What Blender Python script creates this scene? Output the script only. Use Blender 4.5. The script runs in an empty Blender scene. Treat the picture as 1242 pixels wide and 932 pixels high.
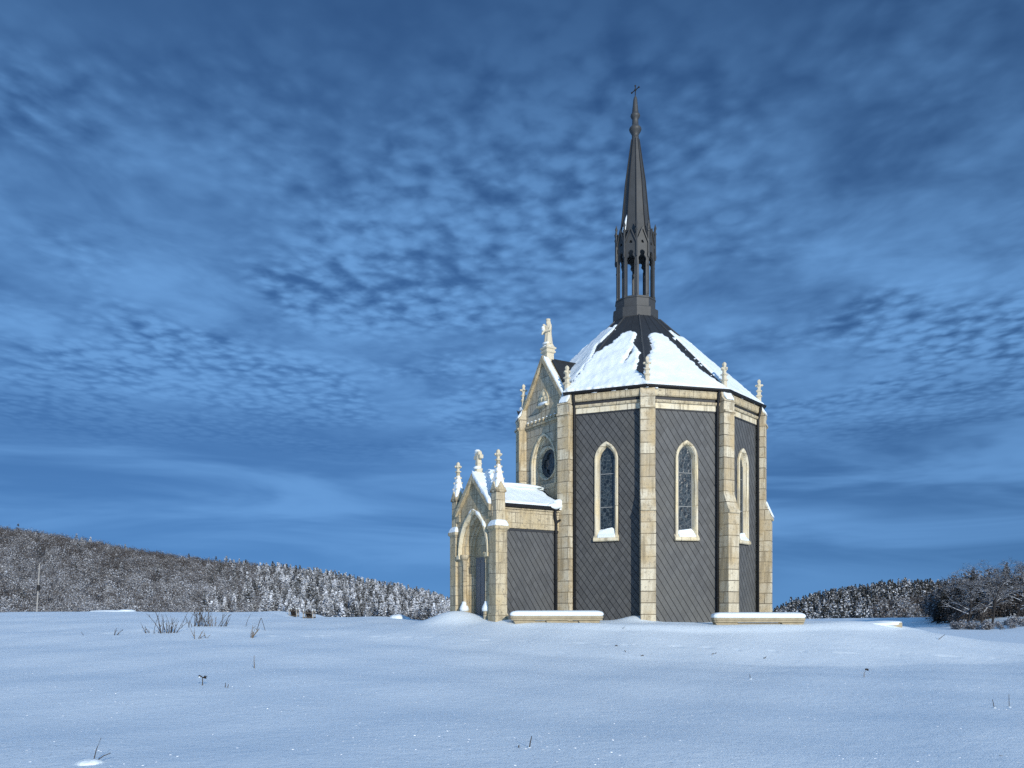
import bpy, bmesh, math, random
import numpy as np
from mathutils import Vector, Matrix, noise as mnoise

# ------------------------------------------------------------------ camera, sky, sun, exposure
C = bpy.context.scene
F, IW, IH, Y0 = 1013.0, 1242.0, 932.0, 741.5       # focal length and horizon row in photo pixels
EYE = 1.6
cam = bpy.data.cameras.new('camera'); camo = bpy.data.objects.new('camera', cam)
C.collection.objects.link(camo); C.camera = camo
cam.sensor_width = 36; cam.lens = F / IW * 36
cam.shift_y = (Y0 - IH / 2) / IW
cam.clip_start = 0.1; cam.clip_end = 20000
camo.location = (0, 0, EYE); camo.rotation_euler = (math.pi / 2, 0, 0)

SUN_EL, SUN_AZ = 15.5, 20.5                         # elevation; degrees right of straight behind the camera
w = bpy.data.worlds.new('World'); C.world = w; w.use_nodes = True
C.view_settings.view_transform = 'Standard'; C.view_settings.look = 'None'
C.view_settings.exposure = 0; C.view_settings.gamma = 1; C.view_settings.use_curve_mapping = False
C.cycles.use_denoising = False
C.cycles.max_bounces = 6


class NT:
    """small helper for node trees"""
    def __init__(self, tree):
        self.t = tree; tree.nodes.clear()
    def n(self, kind, **kw):
        nd = self.t.nodes.new(kind)
        ins = kw.pop('ins', {})
        for k, v in kw.items(): setattr(nd, k, v)
        for k, v in ins.items():
            s = nd.inputs[k]
            if hasattr(v, 'is_linked') or isinstance(v, bpy.types.NodeSocket): self.t.links.new(v, s)
            else: s.default_value = v
        return nd
    def link(self, a, b): self.t.links.new(a, b)
    def math(self, op, a, b=0.0, c=None, clamp=False):
        nd = self.t.nodes.new('ShaderNodeMath'); nd.operation = op; nd.use_clamp = clamp
        for i, v in enumerate((a, b, c)):
            if v is None: continue
            if isinstance(v, bpy.types.NodeSocket): self.t.links.new(v, nd.inputs[i])
            else: nd.inputs[i].default_value = v
        return nd.outputs[0]
    def mix(self, fac, a, b, blend='MIX'):
        nd = self.t.nodes.new('ShaderNodeMix'); nd.data_type = 'RGBA'; nd.blend_type = blend
        for i, v in ((0, fac), (6, a), (7, b)):
            if isinstance(v, bpy.types.NodeSocket): self.t.links.new(v, nd.inputs[i])
            else: nd.inputs[i].default_value = v if i == 0 or len(v) == 4 else (*v, 1)
        return nd.outputs[2]
    def ramp(self, x, lo, hi, a=0.0, b=1.0):
        nd = self.t.nodes.new('ShaderNodeMapRange'); nd.interpolation_type = 'SMOOTHSTEP'
        self.t.links.new(x, nd.inputs[0])
        for i, v in ((1, lo), (2, hi), (3, a), (4, b)): nd.inputs[i].default_value = v
        return nd.outputs[0]
    def noise(self, vec, scale, detail=3.0, rough=0.5, dist=0.0, dim='3D'):
        nd = self.t.nodes.new('ShaderNodeTexNoise'); nd.noise_dimensions = dim
        if vec is not None: self.t.links.new(vec, nd.inputs['Vector'])
        nd.inputs['Scale'].default_value = scale; nd.inputs['Detail'].default_value = detail
        nd.inputs['Roughness'].default_value = rough; nd.inputs['Distortion'].default_value = dist
        return nd.outputs['Fac']


def build_sky():
    nt = NT(w.node_tree)
    STR = 0.1
    sky = nt.n('ShaderNodeTexSky', sky_type='NISHITA', sun_disc=False)
    sky.sun_elevation = math.radians(SUN_EL); sky.sun_rotation = math.radians(180 - SUN_AZ)
    sky.altitude = 1000; sky.air_density = 1.0; sky.dust_density = 0.15; sky.ozone_density = 1.6
    tc = nt.n('ShaderNodeTexCoord')
    sp = nt.n('ShaderNodeSeparateXYZ', ins={0: tc.outputs['Generated']})
    # the clear cold air keeps its blue down to the horizon: look the sky up a little higher
    zz = nt.math('ADD', nt.math('MULTIPLY', nt.math('MAXIMUM', sp.outputs[2], 0.0), 0.80), 0.20)
    up = nt.n('ShaderNodeCombineXYZ', ins={0: sp.outputs[0], 1: sp.outputs[1], 2: zz}).outputs[0]
    nt.link(nt.n('ShaderNodeVectorMath', operation='NORMALIZE', ins={0: up}).outputs[0], sky.inputs['Vector'])
    hs = nt.n('ShaderNodeMix', data_type='RGBA', blend_type='MULTIPLY', ins={0: 1.0, 6: sky.outputs[0], 7: (0.35, 0.59, 0.87, 1)})
    z = nt.math('MAXIMUM', sp.outputs[2], 0.02)
    px = nt.math('DIVIDE', sp.outputs[0], z); py = nt.math('DIVIDE', sp.outputs[1], z)
    p = nt.n('ShaderNodeCombineXYZ', ins={0: px, 1: py, 2: 0.0}).outputs[0]
    rot = nt.n('ShaderNodeMapping', ins={'Vector': p, 'Rotation': (0, 0, math.radians(28)), 'Scale': (1.0, 0.85, 1)}).outputs[0]
    big = nt.noise(p, 0.9, 3, 0.5, 0.3)
    mid = nt.noise(rot, 3.2, 4, 0.55, 0.4)
    wob = nt.n('ShaderNodeTexNoise', ins={'Vector': rot, 'Scale': 7.0, 'Detail': 3.0})
    wv = nt.n('ShaderNodeVectorMath', operation='MULTIPLY_ADD', ins={0: wob.outputs['Color'], 1: (0.10, 0.10, 0.0), 2: rot})
    vo = nt.n('ShaderNodeTexVoronoi', feature='SMOOTH_F1', voronoi_dimensions='2D', ins={'Vector': wv.outputs[0], 'Scale': 16.0, 'Smoothness': 0.95, 'Randomness': 0.9})
    cell = nt.math('ADD', nt.math('ADD', nt.math('SUBTRACT', 0.62, nt.math('MULTIPLY', vo.outputs['Distance'], 0.72)), nt.math('MULTIPLY', nt.math('SUBTRACT', nt.noise(rot, 14.0, 2, 0.5, 0.3), 0.3), 0.75)), nt.math('MULTIPLY', nt.math('SUBTRACT', nt.noise(rot, 30.0, 3, 0.55, 0.2), 0.5), 0.35))
    # the puffs are crisp in some fields of the sheet and melt together in others
    field = nt.ramp(nt.noise(p, 0.75, 2, 0.5, 0.5), 0.41, 0.58, 0.10, 1.0)
    cell = nt.math('ADD', nt.math('MULTIPLY', nt.math('SUBTRACT', cell, 0.5), field), 0.5)
    d = nt.math('ADD', nt.math('MULTIPLY', cell, 0.54), nt.math('ADD', nt.math('MULTIPLY', mid, 0.50), nt.math('MULTIPLY', big, 0.40)))
    puffs = nt.ramp(d, 0.47, 0.93)
    # a veil of streaks low over the horizon, where the rows of puffs close up
    st = nt.n('ShaderNodeMapping', ins={'Vector': tc.outputs['Generated'], 'Scale': (2.0, 2.0, 14.0), 'Rotation': (0, math.radians(5), 0)}).outputs[0]
    streak = nt.ramp(nt.noise(st, 1.6, 4, 0.5, 0.5), 0.38, 0.68)
    low = nt.ramp(sp.outputs[2], 0.15, 0.29)
    cov = nt.n('ShaderNodeMix', data_type='FLOAT', ins={0: low, 2: nt.math('MULTIPLY', streak, 0.75), 3: puffs}).outputs[0]
    fade = nt.math('MULTIPLY', nt.ramp(sp.outputs[2], 0.0, 0.12, 0.35, 1.0), nt.math('ADD', nt.ramp(sp.outputs[2], 0.36, 0.60, 1.0, 0.15), nt.ramp(sp.outputs[2], 0.62, 0.80, 0.0, 1.0)))  # cloud cover returns overhead, above the view, added as fill for the snow
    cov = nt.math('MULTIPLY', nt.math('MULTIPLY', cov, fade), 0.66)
    # unseen clouds towards the sun, brightened and thickened to add fill light
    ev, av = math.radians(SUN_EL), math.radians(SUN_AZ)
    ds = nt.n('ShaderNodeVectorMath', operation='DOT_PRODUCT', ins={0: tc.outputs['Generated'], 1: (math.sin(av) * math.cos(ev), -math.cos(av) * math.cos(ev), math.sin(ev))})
    cloud_fill = nt.math('ADD', nt.math('MULTIPLY', nt.ramp(ds.outputs['Value'], -0.1, 1.0), 0.95), 1.0)
    cc = nt.n('ShaderNodeVectorMath', operation='SCALE', ins={0: (2.0, 4.5, 8.6), 'Scale': cloud_fill}).outputs[0]
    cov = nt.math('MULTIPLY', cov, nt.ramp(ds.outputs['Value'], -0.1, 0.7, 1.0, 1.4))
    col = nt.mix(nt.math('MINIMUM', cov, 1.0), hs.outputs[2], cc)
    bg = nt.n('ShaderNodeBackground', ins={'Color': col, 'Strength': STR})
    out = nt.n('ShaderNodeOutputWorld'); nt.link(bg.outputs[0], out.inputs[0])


build_sky()
sun = bpy.data.lights.new('sun', 'SUN'); suno = bpy.data.objects.new('sun', sun); C.collection.objects.link(suno)
sun.energy = 3.6; sun.angle = math.radians(0.53); sun.color = (1.0, 0.955, 0.845)
_e, _a = math.radians(SUN_EL), math.radians(SUN_AZ)
tosun = Vector((math.sin(_a) * math.cos(_e), -math.cos(_a) * math.cos(_e), math.sin(_e)))
suno.rotation_euler = tosun.to_track_quat('Z', 'Y').to_euler(); suno.location = tosun * 60

# ------------------------------------------------------------------ materials
MATS = {}


def mat(name):
    m = bpy.data.materials.new(name); m.use_nodes = True; MATS[name] = m
    return m, NT(m.node_tree)


def finish(nt, color, rough=0.7, bump=None, strength=0.3, dist=0.02, metallic=0.0, spec=0.3, normal=None):
    p = nt.n('ShaderNodeBsdfPrincipled')
    for k, v in (('Base Color', color), ('Roughness', rough), ('Metallic', metallic), ('Specular IOR Level', spec)):
        if isinstance(v, bpy.types.NodeSocket): nt.link(v, p.inputs[k])
        elif k == 'Base Color': p.inputs[k].default_value = (*v, 1)
        else: p.inputs[k].default_value = v
    if bump is not None:
        b = nt.n('ShaderNodeBump', ins={'Strength': strength, 'Distance': dist, 'Height': bump})
        nt.link(b.outputs[0], p.inputs['Normal'])
    o = nt.n('ShaderNodeOutputMaterial'); nt.link(p.outputs[0], o.inputs[0])
    return p, o


def stone_mat(name, bw, rh, c1, c2, mortar, dirt, joint=0.012):
    m, nt = mat(name)
    uv = nt.n('ShaderNodeMapping', ins={'Vector': nt.n('ShaderNodeTexCoord').outputs['UV'], 'Location': (2.12, 0.03, 0)}).outputs[0]
    ob = nt.n('ShaderNodeTexCoord').outputs['Object']
    br = nt.n('ShaderNodeTexBrick', ins={'Vector': uv, 'Color1': (*c1, 1), 'Color2': (*c2, 1), 'Mortar': (*mortar, 1), 'Scale': 1.0,
              'Mortar Size': joint, 'Mortar Smooth': 0.15, 'Bias': 0.0, 'Brick Width': bw, 'Row Height': rh})
    br.offset = 0.37; br.squash = 1.0
    n1 = nt.noise(ob, 1.7, 5, 0.6); n2 = nt.noise(ob, 11.0, 6, 0.65); n3 = nt.noise(ob, 34.0, 4, 0.6)
    c = nt.mix(nt.ramp(n1, 0.35, 0.7), br.outputs['Color'], (c2[0] * 1.12, c2[1] * 1.05, c2[2] * .9))
    c = nt.mix(nt.math('MULTIPLY', nt.ramp(n2, 0.52, 0.72), dirt), c, (0.17, 0.15, 0.12))
    c = nt.mix(nt.math('MULTIPLY', nt.ramp(n3, 0.56, 0.75), dirt), c, (0.12, 0.105, 0.085))
    sv = nt.n('ShaderNodeMapping', ins={'Vector': ob, 'Scale': (5.0, 5.0, 0.45)}).outputs[0]
    c = nt.mix(nt.math('MULTIPLY', nt.ramp(nt.noise(sv, 1.6, 4, 0.6), 0.46, 0.70), 0.75), c, (0.26, 0.21, 0.135))
    h = nt.math('ADD', nt.math('MULTIPLY', br.outputs['Fac'], -1.0), nt.math('MULTIPLY', n3, 0.35))
    h = nt.math('ADD', h, nt.math('MULTIPLY', n2, 0.35))
    finish(nt, c, 0.85, h, 0.6, 0.012, spec=0.15)
    return m


LIME = stone_mat('limestone_courses', 2.6, 0.375, (0.68, 0.61, 0.46), (0.44, 0.365, 0.25), (0.10, 0.082, 0.058), 0.7, 0.014)
ASH = stone_mat('limestone_ashlar', 0.62, 0.40, (0.60, 0.54, 0.42), (0.48, 0.42, 0.32), (0.14, 0.12, 0.095), 0.85, 0.014)
RUBBLE = stone_mat('limestone_weathered', 0.5, 0.34, (0.62, 0.54, 0.38), (0.46, 0.39, 0.27), (0.17, 0.145, 0.11), 1.0, 0.010)
CARVED = stone_mat('limestone_carved', 0.95, 2.0, (0.74, 0.68, 0.53), (0.66, 0.59, 0.44), (0.2, 0.17, 0.12), 0.35, 0.012)


def slate_mat(name, du, ang, k2, base):
    """diamond slates: overlapping tiles, two families of joints, the lower-left ones deeper"""
    m, nt = mat(name)
    uv = nt.n('ShaderNodeTexCoord').outputs['UV']; ob = nt.n('ShaderNodeTexCoord').outputs['Object']
    sp = nt.n('ShaderNodeSeparateXYZ', ins={0: uv})
    sl = math.tan(math.radians(ang))
    # families of lines:  v = -sl*u + const  and  v = +sl*u + const, horizontal spacing du
    a = nt.math('DIVIDE', nt.math('ADD', sp.outputs[0], nt.math('DIVIDE', sp.outputs[1], sl)), du)
    b = nt.math('DIVIDE', nt.math('SUBTRACT', sp.outputs[0], nt.math('DIVIDE', sp.outputs[1], sl)), du)
    fa = nt.math('FRACT', a); fb = nt.math('FRACT', b)
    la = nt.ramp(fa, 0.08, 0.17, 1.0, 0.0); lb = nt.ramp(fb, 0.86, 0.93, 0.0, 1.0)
    cell = nt.n('ShaderNodeCombineXYZ', ins={0: nt.math('FLOOR', a), 1: nt.math('FLOOR', b), 2: 0.0}).outputs[0]
    wn = nt.n('ShaderNodeTexWhiteNoise', noise_dimensions='2D', ins={'Vector': cell}).outputs['Value']
    n1 = nt.noise(ob, 5.0, 4, 0.6); n2 = nt.noise(ob, 0.7, 3, 0.5)
    lo = tuple(x * 0.82 for x in base); hi = tuple(x * 1.17 for x in base)
    c = nt.mix(wn, lo, hi)
    c = nt.mix(nt.math('MULTIPLY', n1, 0.35), c, tuple(x * 0.75 for x in base))
    c = nt.mix(nt.math('MULTIPLY', nt.ramp(n2, 0.4, 0.7), 0.5), c, (base[0] * 1.25, base[1] * 1.22, base[2] * 1.12))
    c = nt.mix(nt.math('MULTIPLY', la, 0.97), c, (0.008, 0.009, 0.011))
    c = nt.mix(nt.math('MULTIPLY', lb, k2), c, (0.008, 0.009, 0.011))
    h = nt.math('ADD', nt.math('MULTIPLY', fa, -0.6), nt.math('MULTIPLY', fb, 0.35))
    finish(nt, c, 0.62, h, 0.25, 0.012, spec=0.25)
    return m


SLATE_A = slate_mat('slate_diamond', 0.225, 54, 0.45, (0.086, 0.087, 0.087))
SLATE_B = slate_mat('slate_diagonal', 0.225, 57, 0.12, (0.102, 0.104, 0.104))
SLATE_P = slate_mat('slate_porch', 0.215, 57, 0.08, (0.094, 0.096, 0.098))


def simple(name, col, rough=0.6, var=0.25, scale=6.0, metallic=0.0, bump=0.15, spec=0.3):
    m, nt = mat(name)
    ob = nt.n('ShaderNodeTexCoord').outputs['Object']
    n1 = nt.noise(ob, scale, 5, 0.6); n2 = nt.noise(ob, scale * 6, 3, 0.6)
    c = nt.mix(n1, tuple(x * (1 - var) for x in col), tuple(x * (1 + var) for x in col))
    finish(nt, c, rough, nt.math('ADD', n1, nt.math('MULTIPLY', n2, .5)), bump, 0.02, metallic, spec)
    return m


ZINC = simple('weathered_zinc', (0.064, 0.066, 0.067), 0.55, 0.35, 3.0, 0.25)
DARKZINC = simple('dark_zinc', (0.026, 0.028, 0.031), 0.5, 0.35, 2.5)
GUTTER = simple('gutter_metal', (0.012, 0.0125, 0.014), 0.55)
TRIM = simple('slate_edge_trim', (0.035, 0.037, 0.041), 0.55)
IRON = simple('wrought_iron', (0.022, 0.02, 0.019), 0.6)
DOORM = simple('painted_door', (0.2, 0.2, 0.205), 0.6, 0.2, 4)
WOOD = simple('weathered_wood', (0.085, 0.07, 0.055), 0.85, 0.35, 9)
POLEW = simple('pale_pole', (0.34, 0.32, 0.29), 0.8, 0.2, 3)
TWIG = simple('dry_twig', (0.06, 0.046, 0.032), 0.9, 0.4, 14)
STRAW = simple('dry_straw', (0.15, 0.115, 0.075), 0.9, 0.35, 14)
SEED = simple('dry_seed_head', (0.022, 0.017, 0.014), 0.9, 0.4, 30)
STATUE = simple('statue_stone', (0.62, 0.55, 0.41), 0.85, 0.22, 5, 0, 0.4, 0.15)
BENCH = simple('bench_stone', (0.37, 0.31, 0.21), 0.9, 0.38, 5, 0, 0.5, 0.1)
BARK = simple('dark_bark', (0.05, 0.041, 0.034), 0.9, 0.35, 6)


def glass_mat():
    m, nt = mat('leaded_glass')
    uv = nt.n('ShaderNodeTexCoord').outputs['UV']
    v = nt.n('ShaderNodeTexVoronoi', feature='DISTANCE_TO_EDGE', ins={'Vector': uv, 'Scale': 9.0, 'Randomness': 0.75})
    v2 = nt.n('ShaderNodeTexVoronoi', ins={'Vector': uv, 'Scale': 9.0, 'Randomness': 0.75})
    lead = nt.ramp(v.outputs[0], 0.0, 0.07, 1.0, 0.0)
    sp = nt.n('ShaderNodeSeparateXYZ', ins={0: v2.outputs['Color']})
    c = nt.mix(sp.outputs[0], (0.010, 0.014, 0.018), (0.030, 0.043, 0.052))
    c = nt.mix(lead, c, (0.085, 0.1, 0.105))
    wn = nt.noise(uv, 7.0, 2)
    finish(nt, c, 0.22, wn, 0.35, 0.05, spec=0.5)
    return m


GLASS = glass_mat()


def snow_mat(name, fine, sparkle):
    m, nt = mat(name)
    ob = nt.n('ShaderNodeTexCoord').outputs['Object']
    n1 = nt.noise(ob, fine, 5, 0.62); n2 = nt.noise(ob, fine * 7, 3, 0.6); n3 = nt.noise(ob, fine * .16, 3, .5)
    c = nt.mix(n1, (0.765, 0.835, 0.868), (0.85, 0.905, 0.92))
    h = nt.math('ADD', nt.math('MULTIPLY', n1, 0.6), nt.math('ADD', nt.math('MULTIPLY', n2, 0.42), nt.math('MULTIPLY', n3, 1.4)))
    p, o = finish(nt, c, 0.55, h, 0.52, 0.04, spec=0.2)
    if sparkle:                                     # scattered ice crystals that mirror the sun
        vo = nt.n('ShaderNodeTexVoronoi', ins={'Vector': ob, 'Scale': 22.0, 'Randomness': 1.0})
        dot = nt.math('LESS_THAN', vo.outputs['Distance'], 0.2)
        nv = nt.n('ShaderNodeVectorMath', operation='SUBTRACT', ins={0: vo.outputs['Color'], 1: (0.5, 0.5, 0.25)})
        nv = nt.n('ShaderNodeVectorMath', operation='NORMALIZE', ins={0: nv.outputs[0]})
        gl = nt.n('ShaderNodeBsdfGlossy', ins={'Color': (0.9, 0.93, 1, 1), 'Roughness': 0.45, 'Normal': nv.outputs[0]})
        ad = nt.n('ShaderNodeMixShader', ins={0: nt.math('MULTIPLY', dot, 0.4), 1: p.outputs[0], 2: gl.outputs[0]})
        nt.link(ad.outputs[0], o.inputs[0])
    return m


SNOW = snow_mat('fresh_snow', 7.0, False)
SNOWG = snow_mat('snow_field', 9.0, True)


def snowy(name, dark, dark2, lo, hi, use_attr=False, snowc=(0.8, 0.83, 0.88)):
    """bark or foliage with snow lying on whatever faces up"""
    m, nt = mat(name)
    ge = nt.n('ShaderNodeNewGeometry')
    ob = nt.n('ShaderNodeTexCoord').outputs['Object']
    n1 = nt.noise(ob, 0.9 if use_attr else 4.0, 3, 0.6)
    base = nt.mix(n1, dark, dark2)
    if use_attr:
        at = nt.n('ShaderNodeAttribute', attribute_name='snow')
        fac = nt.ramp(at.outputs['Fac'], lo, hi)
    else:
        sp = nt.n('ShaderNodeSeparateXYZ', ins={0: ge.outputs['True Normal']})
        fac = nt.ramp(nt.math('ADD', sp.outputs[2], nt.math('MULTIPLY', nt.math('SUBTRACT', n1, 0.5), 0.8)), lo, hi)
    finish(nt, nt.mix(fac, base, snowc), 0.85, spec=0.1)
    return m


FAR_BROAD = snowy('frosted_twigs', (0.05, 0.043, 0.04), (0.088, 0.074, 0.066), 0.35, 1.15, True)
FAR_FIR = snowy('frosted_needles', (0.016, 0.020, 0.019), (0.04, 0.038, 0.034), 0.40, 0.95, True)
LIMB = snowy('snowy_limbs', (0.033, 0.029, 0.028), (0.052, 0.046, 0.042), 0.3, 0.9)

# ------------------------------------------------------------------ mesh helpers


def put(name, mesh, parent=None):
    o = bpy.data.objects.new(name, mesh); C.collection.objects.link(o)
    if parent is not None: o.parent = parent
    return o


def empty(name, loc, label, cat, group=None, rz=0.0):
    o = bpy.data.objects.new(name, None); C.collection.objects.link(o)
    o.location = loc; o.rotation_euler = (0, 0, rz); o.empty_display_size = 0.2
    tag(o, label, cat, group); return o


def tag(o, label=None, cat=None, group=None, kind=None):
    if label: o['label'] = label
    if cat: o['category'] = cat
    if group: o['group'] = group
    if kind: o['kind'] = kind
    return o


def copy_tree(o, parent=None):
    c = o.copy(); C.collection.objects.link(c); c.parent = parent
    for ch in [x for x in bpy.data.objects if x.parent == o]: copy_tree(ch, c)
    return c


class MB:
    def __init__(self, T=None):
        self.v = []; self.f = []; self.T = T or (lambda u, n, z: (u, n, z))
    def add(self, vs, fs):
        k = len(self.v); self.v += [self.T(*p) for p in vs]; self.f += [tuple(i + k for i in f) for f in fs]
    def box(self, u0, u1, n0, n1, z0, z1):
        self.add([(u0, n0, z0), (u1, n0, z0), (u1, n1, z0), (u0, n1, z0), (u0, n0, z1), (u1, n0, z1), (u1, n1, z1), (u0, n1, z1)],
                 [(0, 3, 2, 1), (4, 5, 6, 7), (0, 1, 5, 4), (1, 2, 6, 5), (2, 3, 7, 6), (3, 0, 4, 7)])
    def prism_u(self, prof, u0, u1):                # profile in (n, z), run along u
        k = len(prof)
        self.add([(u0, n, z) for n, z in prof] + [(u1, n, z) for n, z in prof],
                 [tuple(range(k)), tuple(range(2 * k - 1, k - 1, -1))] + [(i, k + i, k + (i + 1) % k, (i + 1) % k) for i in range(k)])
    def prism_n(self, poly, n0, n1):                # outline in (u, z), run along n
        k = len(poly)
        self.add([(u, n0, z) for u, z in poly] + [(u, n1, z) for u, z in poly],
                 [tuple(range(k)), tuple(range(2 * k - 1, k - 1, -1))] + [(i, k + i, k + (i + 1) % k, (i + 1) % k) for i in range(k)])
    def panel(self, outer, holes, n0, n1):          # outline with openings, in (u, z)
        bm = bmesh.new(); loops = []
        for lp in [outer] + holes:
            vs = [bm.verts.new((u, z, 0)) for u, z in lp]; loops.append(vs)
            for i in range(len(vs)): bm.edges.new((vs[i], vs[(i + 1) % len(vs)]))
        bmesh.ops.triangle_fill(bm, use_beauty=True, edges=bm.edges[:], normal=(0, 0, 1))
        bm.verts.index_update(); k = len(bm.verts)
        pts = [v.co.copy() for v in bm.verts]
        tri = [tuple(v.index for v in f.verts) for f in bm.faces]
        fs = tri + [tuple(i + k for i in reversed(t)) for t in tri]
        for lp in loops:
            ids = [v.index for v in lp]
            fs += [(ids[i], ids[(i + 1) % len(ids)], k + ids[(i + 1) % len(ids)], k + ids[i]) for i in range(len(ids))]
        bm.free()
        self.add([(p.x, n1, p.y) for p in pts] + [(p.x, n0, p.y) for p in pts], fs)
    def loft(self, loops, closed=False, caps=False):
        k = len(loops[0]); base = [p for lp in loops for p in lp]; fs = []
        for a in range(len(loops) - 1):
            for i in range(k if closed else k - 1):
                j = (i + 1) % k
                fs.append((a * k + i, a * k + j, (a + 1) * k + j, (a + 1) * k + i))
        if caps: fs += [tuple(range(k)), tuple(range((len(loops) - 1) * k, len(loops) * k))]
        self.add(base, fs)
    def lathe(self, prof, sides, phase=0.0, cx=0.0, cy=0.0, sx=1.0, sy=1.0):
        loops = [[(cx + sx * r * math.sin(phase + 2 * math.pi * i / sides), cy - sy * r * math.cos(phase + 2 * math.pi * i / sides), z)
                  for i in range(sides)] for r, z in prof]
        self.loft(loops, True, True)
    def tube(self, pts, radii, sides=6):
        pts = [Vector(p) for p in pts]; loops = []
        if not hasattr(radii, '__len__'): radii = [radii] * len(pts)
        for i, p in enumerate(pts):
            d = (pts[min(i + 1, len(pts) - 1)] - pts[max(i - 1, 0)]).normalized()
            a = d.orthogonal().normalized() if abs(d.z) > .95 else d.cross(Vector((0, 0, 1))).normalized()
            b = d.cross(a)
            loops.append([tuple(p + (a * math.cos(q) + b * math.sin(q)) * radii[i]) for q in [2 * math.pi * s / sides for s in range(sides)]])
        self.loft(loops, True, True)
    def ell(self, c, r, seg=14, rings=9, amp=0.0, seed=0, flat=None):
        loops = []
        for j in range(rings + 1):
            th = math.pi * j / rings; lp = []
            for i in range(seg):
                ph = 2 * math.pi * i / seg
                d = Vector((math.sin(th) * math.cos(ph), math.sin(th) * math.sin(ph), math.cos(th)))
                k = 1 + amp * mnoise.noise(d * 1.7 + Vector((seed, seed * .7, 3)))
                z = c[2] + r[2] * d.z * k
                if flat is not None: z = max(z, flat)
                lp.append((c[0] + r[0] * d.x * k, c[1] + r[1] * d.y * k, z))
            loops.append(lp)
        self.loft(loops, True)
    def build(self, name, m, parent=None, smooth=False, bevel=0.0, weld=False, recalc=True, dz=0.0):
        me = bpy.data.meshes.new(name)
        me.from_pydata([(x, y, z + dz) for x, y, z in self.v], [], self.f)
        if recalc or weld:
            bm = bmesh.new(); bm.from_mesh(me)
            if weld: bmesh.ops.remove_doubles(bm, verts=bm.verts[:], dist=0.0008)
            bmesh.ops.recalc_face_normals(bm, faces=bm.faces[:]); bm.to_mesh(me); bm.free()
        me.materials.append(m)
        uvl = me.uv_layers.new(name='UVMap')
        for p in me.polygons:
            n = p.normal; p.use_smooth = smooth
            if abs(n.z) > 0.8: ax, ay = Vector((1, 0, 0)), Vector((0, 1, 0))
            else:
                ax = Vector((-n.y, n.x, 0)).normalized(); ay = Vector((0, 0, 1))
            for li in p.loop_indices:
                co = me.vertices[me.loops[li].vertex_index].co
                uvl.data[li].uv = (co.dot(ax), co.dot(ay))
        o = put(name, me, parent)
        if bevel:
            b = o.modifiers.new('bevel', 'BEVEL'); b.width = bevel; b.segments = 1; b.limit_method = 'ANGLE'; b.angle_limit = math.radians(50)
        return o


def remesh_obj(o, voxel, smooth_it=2):
    r = o.modifiers.new('remesh', 'REMESH'); r.mode = 'VOXEL'; r.voxel_size = voxel; r.use_smooth_shade = True
    s = o.modifiers.new('smooth', 'SMOOTH'); s.iterations = smooth_it; s.factor = 0.5
    return o


def lancet(wd, zs, c, zb, k=9):
    """points of a pointed-arch outline, bottom left round to bottom right, in (u, z)"""
    R = wd + c; a0, a1 = math.pi, math.acos(-c / R)
    L = [(c + R * math.cos(a0 + (a1 - a0) * i / k), zs + R * math.sin(a0 + (a1 - a0) * i / k)) for i in range(k + 1)]
    L[-1] = (0.0, zs + math.sqrt(R * R - c * c))
    return [(-wd, zb)] + L + [(-u, z) for u, z in reversed(L[:-1])] + [(wd, zb)]


def circ(r, cu, cz, k=28, ph=0.0):
    return [(cu + r * math.cos(ph + 2 * math.pi * i / k), cz + r * math.sin(ph + 2 * math.pi * i / k)) for i in range(k)]


def sdist(P, poly):
    """signed distance (inside > 0) of points P (n,2) to polygon"""
    poly = np.array(poly); best = np.full(len(P), 1e9); ins = np.zeros(len(P), bool)
    for i in range(len(poly)):
        a, b = poly[i], poly[(i + 1) % len(poly)]; ab = b - a
        t = np.clip(((P - a) @ ab) / max(ab @ ab, 1e-12), 0, 1)
        best = np.minimum(best, np.hypot(*(P - a - t[:, None] * ab).T))
        cond = (a[1] > P[:, 1]) != (b[1] > P[:, 1])
        with np.errstate(divide='ignore', invalid='ignore'):
            xi = a[0] + (P[:, 1] - a[1]) * ab[0] / (ab[1] if ab[1] else 1e-12)
        ins ^= cond & (P[:, 0] < xi)
    return np.where(ins, best, -best)


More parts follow.
